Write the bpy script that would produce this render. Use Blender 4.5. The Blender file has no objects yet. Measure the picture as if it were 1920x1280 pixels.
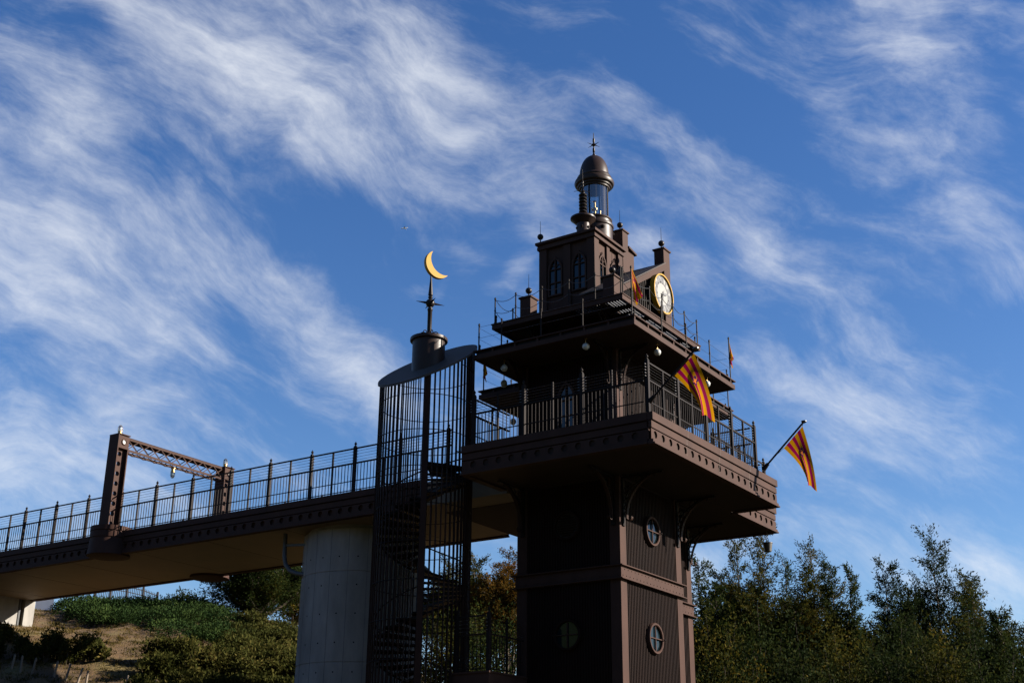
import bpy, math, random
import numpy as np
from mathutils import Vector, Matrix
random.seed(7); rng = np.random.default_rng(7)
R_ = math.radians
SC = bpy.context.scene
COL = SC.collection

# ------------------------------------------------------------------ camera
CAM = Vector((-33.77, -17.43, 1.6))
yaw, pitch, roll = R_(33.9425), R_(21.0694), R_(0.5650)
fwd = Vector((math.cos(pitch)*math.cos(yaw), math.cos(pitch)*math.sin(yaw), math.sin(pitch)))
rt = Vector((math.sin(yaw), -math.cos(yaw), 0)); up = rt.cross(fwd)
rt2 = rt*math.cos(roll)+up*math.sin(roll); up2 = -rt*math.sin(roll)+up*math.cos(roll)
cd = bpy.data.cameras.new('camera'); cam = bpy.data.objects.new('camera', cd); COL.objects.link(cam)
m = Matrix((rt2, up2, -fwd)).transposed().to_4x4(); m.translation = CAM; cam.matrix_world = m
cd.sensor_width = 36; cd.lens = 2386.14/1920*36; cd.clip_end = 20000; cd.clip_start = 0.1
SC.camera = cam

# ------------------------------------------------------------------ light
SUN = Vector((0.64, -1.0, 0.50)).normalized()          # towards the sun
el = math.asin(SUN.z); azc = math.atan2(SUN.x, SUN.y)   # clockwise from +Y
ld = bpy.data.lights.new('sun', 'SUN'); ld.energy = 5.0; ld.angle = R_(0.53); ld.color = (1.0, 0.91, 0.79)
lo = bpy.data.objects.new('sun', ld); COL.objects.link(lo)
lo.rotation_euler = SUN.to_track_quat('Z', 'Y').to_euler(); lo.location = (40, -60, 40)
SC.view_settings.view_transform = 'Standard'; SC.view_settings.look = 'None'
SC.view_settings.exposure = 1.7; SC.view_settings.gamma = 1; SC.view_settings.use_curve_mapping = False

SKYS = 0.05
W = bpy.data.worlds.new('World'); SC.world = W; W.use_nodes = True
NT = W.node_tree; NT.nodes.clear()
def wn(t, **k):
    n = NT.nodes.new(t)
    for a, b in k.items(): setattr(n, a, b)
    return n
def wl(a, b): NT.links.new(a, b)
def wmath(op, a, b=None, c=None, clamp=False):
    n = wn('ShaderNodeMath', operation=op, use_clamp=clamp)
    for i, v in enumerate((a, b, c)):
        if v is None: continue
        if isinstance(v, (int, float)): n.inputs[i].default_value = v
        else: wl(v, n.inputs[i])
    return n.outputs[0]
sky = wn('ShaderNodeTexSky', sky_type='NISHITA', sun_disc=False, sun_elevation=el, sun_rotation=azc, altitude=200, air_density=1.0, dust_density=0.3, ozone_density=2.0)
hs = wn('ShaderNodeHueSaturation'); hs.inputs['Saturation'].default_value = 1.30; hs.inputs['Value'].default_value = 0.95; hs.inputs['Hue'].default_value = 0.513
wl(sky.outputs[0], hs.inputs['Color'])
tc = wn('ShaderNodeTexCoord'); sep = wn('ShaderNodeSeparateXYZ'); wl(tc.outputs['Generated'], sep.inputs[0])
X, Y, Z = sep.outputs
AZ = wmath('ARCTAN2', Y, X); EL = wmath('ARCSINE', Z)
ae = wn('ShaderNodeCombineXYZ'); wl(AZ, ae.inputs[0]); wl(EL, ae.inputs[1])
# wind frame: cirrus is combed along one direction of the sky
def wdot(v):
    n = wn('ShaderNodeVectorMath', operation='DOT_PRODUCT'); wl(tc.outputs['Generated'], n.inputs[0]); n.inputs[1].default_value = v; return n.outputs['Value']
def frame(tilt):
    c, s = math.cos(R_(tilt)), math.sin(R_(tilt)); h = Vector((.5583, -.8296, 0)); k = Vector((-.2982, -.2007, .9332)); o = Vector((.7742, .5210, .3595))
    cb = wn('ShaderNodeCombineXYZ')
    for i, v in enumerate((h*c-k*s, h*s+k*c, o)): wl(wdot(tuple(v)), cb.inputs[i])
    return cb.outputs[0]
W1 = frame(24)
def noise(vec, scale, detail=6, rough=0.55, dist=0.0, mscale=(1, 1, 1), off=(0, 0, 0)):
    mp = wn('ShaderNodeMapping'); mp.inputs['Location'].default_value = off; mp.inputs['Scale'].default_value = mscale
    wl(vec, mp.inputs[0])
    n = wn('ShaderNodeTexNoise'); n.inputs['Scale'].default_value = scale; n.inputs['Detail'].default_value = detail
    n.inputs['Roughness'].default_value = rough; n.inputs['Distortion'].default_value = dist
    wl(mp.outputs[0], n.inputs['Vector']); return n
def warped(vec, scale, amt, det=3, off=(0, 0, 0)):
    w = noise(vec, scale, det, .5, 0, (1, 1, 1), off)
    vs = wn('ShaderNodeVectorMath', operation='SUBTRACT'); wl(w.outputs['Color'], vs.inputs[0]); vs.inputs[1].default_value = (.5, .5, .5)
    vm = wn('ShaderNodeVectorMath', operation='SCALE'); wl(vs.outputs[0], vm.inputs[0]); vm.inputs['Scale'].default_value = amt
    va = wn('ShaderNodeVectorMath', operation='ADD'); wl(vec, va.inputs[0]); wl(vm.outputs[0], va.inputs[1]); return va.outputs[0]
WW = warped(warped(W1, 2.6, .20), 8, .05, 5, (4, 2, 1))
streak = noise(WW, 4.6, 11, 0.64, 0.0, (0.5, 2.0, 1))
fine = noise(WW, 15.0, 10, 0.66, 0.0, (0.5, 1.6, 1), (2.7, 1.1, 3))
puffy = noise(warped(W1, 5, .12, 4, (1, 7, 3)), 9.0, 10, 0.62, 0.0, (.8, 1.25, 1), (3.1, 1.7, 0))
big = noise(W1, 3.2, 3, 0.5, 0, (.7, 1.5, 1), (5.3, 2.2, 0))
# cirrus fields of this afternoon: azimuth, elevation, half length, half width (deg), tilt, weight
CLOUDS = [
 (56.6,32.4,8.4,2.60,-10,0.60), (49.0,33.0,9.3,1.89,-14,0.60), (41.4,34.2,7.4,2.12,-30,0.72), (36.9,33.1,5.1,1.18,-30,0.45), (47.3,32.1,3.3,1.65,-20,0.60), (43.9,30.8,11.5,0.94,-16,0.70),
 (35.7,30.3,7.7,0.80,-14,0.55), (30.7,32.0,3.1,0.57,-8,0.50), (43.2,29.0,7.0,1.06,-14,0.65), (36.2,28.2,5.9,0.94,-14,0.55), (32.9,27.1,3.2,0.83,-30,0.60), (39.4,28.5,5.4,0.94,-10,0.50),
 (53.0,29.9,6.8,1.18,-14,0.35), (57.9,27.5,2.4,3.07,-50,0.80), (56.7,24.3,3.9,2.83,-25,0.80), (52.1,25.3,3.4,1.42,-15,1.10), (47.5,24.9,4.2,1.77,-28,1.15), (44.3,22.6,4.9,1.53,-42,1.10),
 (41.6,20.6,3.5,1.06,-42,1.00), (50.3,23.4,5.1,1.42,-10,0.80), (54.8,21.4,5.1,1.65,-15,0.85), (54.1,19.5,6.0,1.42,-8,0.90), (55.5,16.8,4.9,2.12,-5,0.85), (52.3,16.2,5.9,1.89,-8,1.05),
 (55.1,14.1,6.3,1.89,-5,1.10), (50.1,17.4,3.0,1.18,-10,0.40), (14.0,32.6,3.4,1.18,-35,1.50), (13.0,30.7,2.7,1.42,-75,1.70), (17.8,31.1,6.6,0.80,-32,1.30), (15.0,29.1,4.1,1.04,-20,1.40),
 (15.6,28.1,2.9,0.66,-15,0.90), (24.5,34.7,8.0,1.09,-16,0.90), (19.6,34.4,5.7,0.85,-20,0.70), (26.0,27.6,3.2,0.61,-25,0.45), (22.7,25.8,2.9,0.47,-30,0.40), (20.0,24.6,3.4,0.38,-12,0.40),
 (24.1,28.2,1.6,0.38,-30,0.30), (11.8,25.3,2.0,0.76,-18,1.60), (10.8,22.9,1.5,0.80,-40,1.10), (12.7,26.2,1.1,0.33,10,0.60), (27.4,25.6,0.9,0.42,-10,1.10), (25.1,24.1,0.7,0.42,-40,0.50),
 (22.1,19.6,2.0,1.06,-38,1.10), (19.1,17.5,3.0,1.06,-28,1.15), (15.6,15.9,4.2,1.09,-20,1.40), (17.3,14.4,4.4,1.04,-18,1.40), (18.1,13.1,3.4,0.71,-10,0.90), (19.6,11.6,3.4,1.04,-8,1.90),
 (16.5,10.8,4.1,1.09,-8,1.50), (13.4,9.5,3.8,1.18,-10,1.30), (22.8,12.4,1.7,0.59,-8,0.70), (25.2,11.7,1.4,0.71,0,1.40), (33.6,24.4,0.9,0.38,50,1.00), (34.5,23.8,0.8,0.33,30,0.60),
 (39.0,22.9,1.0,0.33,30,0.65), (37.4,23.4,0.5,0.21,55,0.80), (36.9,25.2,1.8,0.24,-10,0.45), (44.2,15.0,3.9,0.94,-5,0.45), (41.7,14.6,2.9,0.71,0,0.50)]
acc = None
for (a, e, l, w, t, s) in CLOUDS:
    mp = wn('ShaderNodeMapping', vector_type='TEXTURE')
    mp.inputs['Location'].default_value = (R_(a), R_(e), 0); mp.inputs['Rotation'].default_value = (0, 0, R_(-t)); mp.inputs['Scale'].default_value = (R_(l*1.9), R_(w*2.6), 1)
    wl(ae.outputs[0], mp.inputs[0])
    ln = wn('ShaderNodeVectorMath', operation='LENGTH'); wl(mp.outputs[0], ln.inputs[0])
    mr = wn('ShaderNodeMapRange', interpolation_type='SMOOTHERSTEP'); wl(ln.outputs['Value'], mr.inputs['Value'])
    for i, v in ((1, 1.0), (2, 0.0), (3, 0.0), (4, s)): mr.inputs[i].default_value = v
    acc = mr.outputs[0] if acc is None else wmath('ADD', acc, mr.outputs[0])
cov = wmath('ADD', wmath('MULTIPLY', wmath('SUBTRACT', 1.0, wmath('POWER', 2.718, wmath('MULTIPLY', acc, -0.55))), 0.80), wmath('MULTIPLY', wmath('SUBTRACT', big.outputs['Fac'], .53), 0.35))
tex = wmath('ADD', wmath('MULTIPLY', streak.outputs['Fac'], 0.42), wmath('ADD', wmath('MULTIPLY', puffy.outputs['Fac'], 0.26), wmath('MULTIPLY', fine.outputs['Fac'], .32)))
raw = wmath('ADD', cov, wmath('MULTIPLY', wmath('SUBTRACT', tex, 0.5), 5.0))
dens = wn('ShaderNodeMapRange', interpolation_type='SMOOTHSTEP'); wl(raw, dens.inputs['Value'])
for i, v in ((1, -0.07), (2, 1.58), (3, 0.0), (4, 0.93)): dens.inputs[i].default_value = v
mix = wn('ShaderNodeMix', data_type='RGBA'); wl(dens.outputs[0], mix.inputs[0]); wl(hs.outputs[0], mix.inputs[6]); mix.inputs[7].default_value = (5.7, 5.9, 6.2, 1)
bg = wn('ShaderNodeBackground'); bg.inputs[1].default_value = SKYS; wl(mix.outputs[2], bg.inputs[0])
wo = wn('ShaderNodeOutputWorld'); wl(bg.outputs[0], wo.inputs[0])
W.cycles.sampling_method = 'MANUAL'; W.cycles.sample_map_resolution = 512

# ------------------------------------------------------------------ materials
def mat(name, col, rough=0.5, metal=0.0, var=0.25, scale=3.0, bump=0.0, bscale=40, spec=0.5, streak=0.0, col2=None):
    M = bpy.data.materials.new(name); M.use_nodes = True; nt = M.node_tree; b = nt.nodes['Principled BSDF']
    b.inputs['Roughness'].default_value = rough; b.inputs['Metallic'].default_value = metal
    b.inputs['Specular IOR Level'].default_value = spec
    tc = nt.nodes.new('ShaderNodeTexCoord')
    gm = nt.nodes.new('ShaderNodeNewGeometry')
    n = nt.nodes.new('ShaderNodeTexNoise'); n.inputs['Scale'].default_value = scale; n.inputs['Detail'].default_value = 7; n.inputs['Roughness'].default_value = .62
    mp = nt.nodes.new('ShaderNodeMapping'); mp.inputs['Scale'].default_value = (1, 1, 1 if not streak else 1-streak)
    nt.links.new(gm.outputs['Position'], mp.inputs[0]); nt.links.new(mp.outputs[0], n.inputs['Vector'])
    cr = nt.nodes.new('ShaderNodeValToRGB'); c2 = col2 or tuple(min(1, c*(1+var)) for c in col); c1 = tuple(c*(1-var) for c in col)
    cr.color_ramp.elements[0].color = (*c1, 1); cr.color_ramp.elements[1].color = (*c2, 1)
    cr.color_ramp.elements[0].position = .3; cr.color_ramp.elements[1].position = .72
    nt.links.new(n.outputs['Fac'], cr.inputs[0]); nt.links.new(cr.outputs[0], b.inputs['Base Color'])
    r = nt.nodes.new('ShaderNodeMapRange'); r.inputs[3].default_value = max(.03, rough-.1*min(1, rough*2)); r.inputs[4].default_value = min(1, rough+.1*min(1, rough*2))
    nt.links.new(n.outputs['Fac'], r.inputs[0]); nt.links.new(r.outputs[0], b.inputs['Roughness'])
    if bump:
        nb = nt.nodes.new('ShaderNodeTexNoise'); nb.inputs['Scale'].default_value = bscale; nb.inputs['Detail'].default_value = 5
        nt.links.new(gm.outputs['Position'], nb.inputs['Vector'])
        bp = nt.nodes.new('ShaderNodeBump'); bp.inputs['Strength'].default_value = bump; bp.inputs['Distance'].default_value = .02
        nt.links.new(nb.outputs['Fac'], bp.inputs['Height']); nt.links.new(bp.outputs[0], b.inputs['Normal'])
    return M
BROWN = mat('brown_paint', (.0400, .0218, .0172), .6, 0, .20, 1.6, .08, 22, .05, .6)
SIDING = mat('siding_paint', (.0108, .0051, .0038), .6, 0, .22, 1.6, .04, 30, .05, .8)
DARK = mat('dark_iron', (.0125, .0095, .009), .5, 0, .2, 2.5, .05, 40, .05)
GLOSS = mat('gloss_brown', (.024, .0150, .0125), .42, 0, .13, 1.3, .03, 25, .16)
GLOSSD = mat('gloss_dark', (.011, .008, .007), .38, 0, .13, 1.3, .03, 25, .14)
SOFFIT = mat('soffit_paint', (.028, .018, .014), .7, 0, .15, 1.5, .0, 30, .08)
ROOFM = mat('grey_sheet_metal', (.056, .049, .046), .6, 0, .12, 1.2, .04, 20, .06)
CONC = mat('concrete', (.20, .19, .175), .9, 0, .27, 1.3, .25, 18, .1, .7)
CONC_D = mat('bridge_concrete', (.165, .128, .086), .7, 0, .15, .9, .15, 14, .4)
GOLD = mat('gold_leaf', (.30, .165, .010), .45, .0, .06, 6, .03, 30, .12)
BRASS = mat('brass', (.35, .22, .09), .35, .9, .15, 8, 0, 30, .5)
WHITEG = mat('opal_glass', (.34, .34, .33), .25, 0, .03, 5, 0, 30, .5)
GREY = mat('grey_steel', (.045, .045, .045), .35, .4, .15, 4, 0, 30, .5)
WIRE = mat('steel_wire', (.07, .066, .066), .35, .6, .1, 4, 0, 30, .5)
WHITE = mat('clock_white', (.235, .235, .23), .6, 0, .03, 5, 0, 30, .02)
BLACK = mat('clock_black', (.012, .012, .014), .4, 0, .1, 5, 0, 30, .5)
GLASSD = mat('window_glass', (.004, .008, .010), .05, 0, .1, 3, 0, 30, .38)
PVC = mat('drain_grey', (.055, .058, .062), .5, 0, .15, 3, .05, 30, .4)
WOODS = mat('weathered_wood', (.15, .12, .09), .85, 0, .3, 5, .3, 40, .3, .8)
BARK = mat('bark', (.075, .058, .045), .9, 0, .35, 6, .4, 30, .2, .7)
BUCKET = mat('galvanised', (.045, .04, .034), .5, .4, .3, 8, .1, 40, .5)
def glass_mat():
    M = bpy.data.materials.new('clear_glass'); M.use_nodes = True; nt = M.node_tree; nt.nodes.clear()
    o = nt.nodes.new('ShaderNodeOutputMaterial'); mx = nt.nodes.new('ShaderNodeMixShader'); g = nt.nodes.new('ShaderNodeBsdfGlossy'); t = nt.nodes.new('ShaderNodeBsdfTransparent')
    t.inputs[0].default_value = (.72, .80, .82, 1); g.inputs['Roughness'].default_value = .03
    fr = nt.nodes.new('ShaderNodeFresnel'); fr.inputs[0].default_value = 1.6
    ad = nt.nodes.new('ShaderNodeMath'); ad.operation = 'ADD'; ad.inputs[1].default_value = .16; ad.use_clamp = True
    nt.links.new(fr.outputs[0], ad.inputs[0]); nt.links.new(ad.outputs[0], mx.inputs[0]); nt.links.new(t.outputs[0], mx.inputs[1]); nt.links.new(g.outputs[0], mx.inputs[2]); nt.links.new(mx.outputs[0], o.inputs[0])
    return M
CLEAR = glass_mat()
def flag_mat(emblem=True):
    M = bpy.data.materials.new('flag_cloth'); M.use_nodes = True; nt = M.node_tree; b = nt.nodes['Principled BSDF']; L = nt.links.new
    uv = nt.nodes.new('ShaderNodeUVMap'); sp = nt.nodes.new('ShaderNodeSeparateXYZ'); L(uv.outputs[0], sp.inputs[0])
    def mth(op, a, c=None):
        n = nt.nodes.new('ShaderNodeMath'); n.operation = op
        for i, v in enumerate((a, c)):
            if v is None: continue
            if isinstance(v, (int, float)): n.inputs[i].default_value = v
            else: L(v, n.inputs[i])
        return n.outputs[0]
    st = mth('GREATER_THAN', mth('FRACT', mth('ADD', mth('MULTIPLY', sp.outputs[1], 3.5), .0)), .5)
    mx = nt.nodes.new('ShaderNodeMix'); mx.data_type = 'RGBA'; L(st, mx.inputs[0]); mx.inputs[6].default_value = (.33, .150, .0015, 1); mx.inputs[7].default_value = (.16, .0025, .040, 1)
    out = mx.outputs[2]
    if emblem:
        dx = mth('MULTIPLY', mth('SUBTRACT', sp.outputs[0], .33), 2.2); dy = mth('SUBTRACT', sp.outputs[1], .56)
        r = mth('SQRT', mth('ADD', mth('MULTIPLY', dx, dx), mth('MULTIPLY', dy, dy)))
        ang = mth('ARCTAN2', dy, dx); lob = mth('ADD', mth('MULTIPLY', mth('COSINE', mth('MULTIPLY', ang, 5.0)), .035), .155)
        outer = mth('LESS_THAN', r, lob); inner = mth('LESS_THAN', r, mth('ADD', mth('MULTIPLY', mth('COSINE', mth('MULTIPLY', ang, 4.0)), .03), .085))
        m1 = nt.nodes.new('ShaderNodeMix'); m1.data_type = 'RGBA'; L(outer, m1.inputs[0]); L(out, m1.inputs[6]); m1.inputs[7].default_value = (.05, .012, .06, 1)
        m2 = nt.nodes.new('ShaderNodeMix'); m2.data_type = 'RGBA'; L(inner, m2.inputs[0]); L(m1.outputs[2], m2.inputs[6]); m2.inputs[7].default_value = (.62, .17, .03, 1)
        out = m2.outputs[2]
    L(out, b.inputs['Base Color']); b.inputs['Roughness'].default_value = .9; b.inputs['Specular IOR Level'].default_value = .02
    # cloth lets some sun through
    tr = nt.nodes.new('ShaderNodeBsdfTranslucent'); L(out, tr.inputs[0]); ms = nt.nodes.new('ShaderNodeMixShader'); ms.inputs[0].default_value = .33
    o = nt.nodes['Material Output']; L(b.outputs[0], ms.inputs[1]); L(tr.outputs[0], ms.inputs[2]); L(ms.outputs[0], o.inputs[0])
    return M
FLAG = flag_mat()
def leaf_mat(name, c1, c2, c3=None, trans=.35):
    M = bpy.data.materials.new(name); M.use_nodes = True; nt = M.node_tree; b = nt.nodes['Principled BSDF']; L = nt.links.new
    g = nt.nodes.new('ShaderNodeNewGeometry'); cr = nt.nodes.new('ShaderNodeValToRGB')
    n = nt.nodes.new('ShaderNodeTexNoise'); n.inputs['Scale'].default_value = .55; n.inputs['Detail'].default_value = 3; L(g.outputs['Position'], n.inputs['Vector'])
    ad = nt.nodes.new('ShaderNodeMath'); ad.operation = 'MULTIPLY_ADD'; ad.inputs[1].default_value = .45; L(g.outputs['Random Per Island'], ad.inputs[0])
    sc = nt.nodes.new('ShaderNodeMath'); sc.operation = 'MULTIPLY_ADD'; sc.inputs[1].default_value = 1.1; sc.inputs[2].default_value = -.28; L(n.outputs['Fac'], sc.inputs[0]); L(sc.outputs[0], ad.inputs[2])
    e = cr.color_ramp.elements; e[0].color = (*c1, 1); e[0].position = .2; e[1].color = (*c2, 1); e[1].position = .65
    if c3: x = e.new(.88); x.color = (*c3, 1)
    L(ad.outputs[0], cr.inputs[0]); L(cr.outputs[0], b.inputs['Base Color']); b.inputs['Roughness'].default_value = .8; b.inputs['Specular IOR Level'].default_value = .03
    tr = nt.nodes.new('ShaderNodeBsdfTranslucent'); L(cr.outputs[0], tr.inputs[0]); ms = nt.nodes.new('ShaderNodeMixShader'); ms.inputs[0].default_value = trans
    o = nt.nodes['Material Output']; L(b.outputs[0], ms.inputs[1]); L(tr.outputs[0], ms.inputs[2]); L(ms.outputs[0], o.inputs[0])
    return M
LEAF_G = leaf_mat('leaf_green', (0.0067, 0.0127, 0.0037), (0.0202, 0.0286, 0.0068), (0.0490, 0.0416, 0.0073))
LEAF_Y = leaf_mat('leaf_olive', (0.0097, 0.0136, 0.0030), (0.0400, 0.0385, 0.0062), (0.1050, 0.0680, 0.0088))
LEAF_O = leaf_mat('leaf_amber', (0.0245, 0.0204, 0.0049), (0.0904, 0.0476, 0.0076), (0.1741, 0.0598, 0.0066))
LEAF_D = leaf_mat('leaf_dark', (0.0045, 0.0090, 0.0034), (0.0143, 0.0211, 0.0059), (0.0367, 0.0343, 0.0078))
JUNI = leaf_mat('juniper_green', (0.008, 0.018, 0.006), (0.020, 0.036, 0.009), (0.042, 0.060, 0.016), .15)
HEDGE = leaf_mat('hedge_leaf', (0.020, 0.025, 0.006), (0.047, 0.046, 0.011), (0.092, 0.070, 0.020), .3)

# ------------------------------------------------------------------ mesh helpers
ORG = {}
class MB:
    def __init__(s): s.v = []; s.f = []; s.smooth = False
    def add(s, vs, fs):
        o = len(s.v); s.v += [tuple(p) for p in vs]; s.f += [tuple(i+o for i in q) for q in fs]; return s
    def box(s, x0, x1, y0, y1, z0, z1):
        return s.add([(x0,y0,z0),(x1,y0,z0),(x1,y1,z0),(x0,y1,z0),(x0,y0,z1),(x1,y0,z1),(x1,y1,z1),(x0,y1,z1)],
                     [(3,2,1,0),(4,5,6,7),(0,1,5,4),(1,2,6,5),(2,3,7,6),(3,0,4,7)])
    def bar(s, p, q, w, h=None, upv=(0,0,1)):
        p = Vector(p); q = Vector(q); d = (q-p).normalized(); u = Vector(upv)
        if abs(d.dot(u)) > .99: u = Vector((1,0,0))
        a = d.cross(u).normalized(); b = a.cross(d).normalized(); h = h or w
        c = [(-1,-1),(1,-1),(1,1),(-1,1)]
        vs = [p+a*(i*w/2)+b*(j*h/2) for i,j in c]+[q+a*(i*w/2)+b*(j*h/2) for i,j in c]
        return s.add(vs, [(3,2,1,0),(4,5,6,7),(0,1,5,4),(1,2,6,5),(2,3,7,6),(3,0,4,7)])
    def tube(s, pts, r, n=6, closed=False, caps=True):
        P = [Vector(p) for p in pts]; N = len(P); rs = r if isinstance(r, (list, tuple)) else [r]*N
        vs = []; prev = None
        for i in range(N):
            a = P[i-1] if (i > 0 or closed) else P[i]; b = P[(i+1) % N] if (i < N-1 or closed) else P[i]
            d = (b-a).normalized()
            if prev is None:
                u = Vector((0,0,1)) if abs(d.z) < .95 else Vector((1,0,0)); x = d.cross(u).normalized()
            else:
                x = prev - d*prev.dot(d); x = x.normalized() if x.length > 1e-6 else d.orthogonal().normalized()
            prev = x; y = d.cross(x)
            vs += [P[i]+(x*math.cos(2*math.pi*k/n)+y*math.sin(2*math.pi*k/n))*rs[i] for k in range(n)]
        fs = []
        for i in range(N if closed else N-1):
            j = (i+1) % N
            fs += [(i*n+k, i*n+(k+1) % n, j*n+(k+1) % n, j*n+k) for k in range(n)]
        if caps and not closed: fs += [tuple(range(n-1, -1, -1)), tuple((N-1)*n+k for k in range(n))]
        return s.add(vs, fs)
    def lathe(s, c, prof, n=32):
        vs = []; fs = []; m = len(prof)
        for r, z in prof: vs += [(c[0]+r*math.cos(2*math.pi*k/n), c[1]+r*math.sin(2*math.pi*k/n), c[2]+z) for k in range(n)]
        for i in range(m-1): fs += [(i*n+k, i*n+(k+1) % n, (i+1)*n+(k+1) % n, (i+1)*n+k) for k in range(n)]
        fs += [tuple(range(n-1, -1, -1)), tuple((m-1)*n+k for k in range(n))]
        return s.add(vs, fs)
    def prism(s, poly, axis, a, b):
        # poly: list of (u,w); axis 'y': (u,a,w) ; axis 'x': (a,u,w) ; axis 'z': (u,w,a)
        f = {'y': lambda u, w, t: (u, t, w), 'x': lambda u, w, t: (t, u, w), 'z': lambda u, w, t: (u, w, t)}[axis]
        n = len(poly); vs = [f(u, w, a) for u, w in poly]+[f(u, w, b) for u, w in poly]
        return s.add(vs, [tuple(range(n)), tuple(range(2*n-1, n-1, -1))]+[(i, i+n, (i+1) % n+n, (i+1) % n) for i in range(n)])
    def ball(s, c, r, n=16, mz=1.0):
        m = n//2; return s.lathe((c[0], c[1], c[2]), [(max(1e-4, r*math.sin(math.pi*i/m)), -r*mz*math.cos(math.pi*i/m)) for i in range(m+1)], n)
    def mesh(s, name, org=(0,0,0)):
        me = bpy.data.meshes.new(name); me.from_pydata([(x-org[0], y-org[1], z-org[2]) for x, y, z in s.v], [], s.f); me.update()
        return me
    def build(s, name, material, parent=None, smooth=False, org=None):
        o_ = ORG[parent.name] if parent else (org or (0,0,0))
        me = s.mesh(name, o_); me.materials.append(material)
        import bmesh as bmm
        b = bmm.new(); b.from_mesh(me); bmm.ops.recalc_face_normals(b, faces=b.faces); b.to_mesh(me); b.free()
        if smooth:
            me.polygons.foreach_set('use_smooth', [True]*len(me.polygons)); me.set_sharp_from_angle(angle=R_(40))
        ob = bpy.data.objects.new(name, me); COL.objects.link(ob)
        if parent: ob.parent = parent
        else: ob.location = o_
        ORG[ob.name] = tuple(o_); return ob
def empty(name, loc, label, cat, group=None):
    o = bpy.data.objects.new(name, None); COL.objects.link(o); o.location = loc; ORG[o.name] = tuple(loc); o.empty_display_size = .2
    tag(o, label, cat, group); return o
def tag(o, label=None, cat=None, group=None, kind=None):
    for k, v in (('label', label), ('category', cat), ('group', group), ('kind', kind)):
        if v: o[k] = v
    return o
def piece(name, me, parent, loc, rot=None):
    o = bpy.data.objects.new(name, me); COL.objects.link(o); g = ORG[parent.name]
    o.parent = parent; o.location = (loc[0]-g[0], loc[1]-g[1], loc[2]-g[2])
    if rot: o.rotation_euler = rot
    ORG[o.name] = tuple(loc); return o
def shared(mb, name, material, smooth=False):
    me = mb.mesh(name); me.materials.append(material)
    if smooth: me.polygons.foreach_set('use_smooth', [True]*len(me.polygons)); me.set_sharp_from_angle(angle=R_(40))
    return me
def npmesh(name, V, F, material, uvs=None):
    me = bpy.data.meshes.new(name); nv, nf, k = len(V), len(F), F.shape[1]
    me.vertices.add(nv); me.vertices.foreach_set('co', V.astype(np.float32).ravel())
    me.loops.add(nf*k); me.loops.foreach_set('vertex_index', F.astype(np.int32).ravel())
    me.polygons.add(nf); me.polygons.foreach_set('loop_start', np.arange(0, nf*k, k, dtype=np.int32)); 
    me.materials.append(material); me.update(calc_edges=True); me.validate(); return me

# ================================================================== GROUND AND HILL
def tps(P, H, lam=0.02):
    P = np.array(P, float); H = np.array(H, float); n = len(P)
    def U(r2): return np.where(r2 > 1e-9, r2*np.log(np.maximum(r2, 1e-9)), 0)
    D = ((P[:, None]-P[None])**2).sum(2); A = np.zeros((n+3, n+3)); A[:n, :n] = U(D)+lam*np.eye(n); A[:n, n] = 1; A[:n, n+1:] = P; A[n:, :n] = A[:n, n:].T
    w = np.linalg.solve(A, np.concatenate([H, np.zeros(3)]))
    return lambda Q: U(((Q[:, None]-P[None])**2).sum(2))@w[:n]+w[n]+Q@w[n+1:]
HP = [(7.1,42,11.5),(9.1,42,11.55),(3,44,11.6),(-3,50,12.2),(-12,56,12.4),(14.5,44.4,13.3),(18.6,41.5,13.6),(21.5,38.3,13.4),(22.6,33.1,11.4),(22.6,28.0,9.8),(21.6,22.2,7.7),(20.6,16.5,5.2),
      (2.6,35.2,9.0),(4.8,30.6,8.5),(7.8,26.2,8.1),(10.8,22.8,7.8),(12.5,19.8,7.2),(10,36.5,10.9),(12.3,32.6,10.4),(14.5,28.0,9.3),
      (0,24,5.2),(5,18,4.0),(-8,34,6.5),(-20,40,7.5),(12,11,2.2),(22,6,1.5),(0,12,1.5),(-15,20,2.0),(-30,30,3.0),
      (20,52,14.2),(28,46,14.3),(34,38,12.0),(33,28,8.5),(34,18,4.5),(10,60,14.2),(-5,70,14.0),(40,58,13.5),(-25,65,12.5),(45,40,10),(48,20,3.0),(50,75,13),(10,80,14)]
fh = tps([p[:2] for p in HP], [p[2] for p in HP])
gx = np.arange(-60, 61, 1.0); gy = np.arange(-5, 111, 1.0)
GX, GY = np.meshgrid(gx, gy, indexing='ij'); Q = np.stack([GX.ravel(), GY.ravel()], 1)
def hill_raw(Q):
    h = fh(Q); d = np.minimum.reduce([Q[:, 0]+60, 60-Q[:, 0], Q[:, 1]+5, 110-Q[:, 1]]); k = np.clip(d/12, 0, 1); k = k*k*(3-2*k)
    bump = .12*np.sin(Q[:, 0]*1.7+Q[:, 1]*.6)*np.sin(Q[:, 1]*1.3)+.07*np.sin(Q[:, 0]*3.9+1)*np.sin(Q[:, 1]*3.1)
    return np.clip(h+bump, -.3, 16)*k-.05*(1-k)
def hz(x, y): return float(hill_raw(np.array([[x, y]], float))[0])
HZ = hill_raw(Q); nx, ny = len(gx), len(gy)
V = np.column_stack([Q, HZ]); I = (np.arange(nx-1)[:, None]*ny+np.arange(ny-1)[None]).ravel(); F = np.stack([I, I+ny, I+ny+1, I+1], 1)
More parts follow.
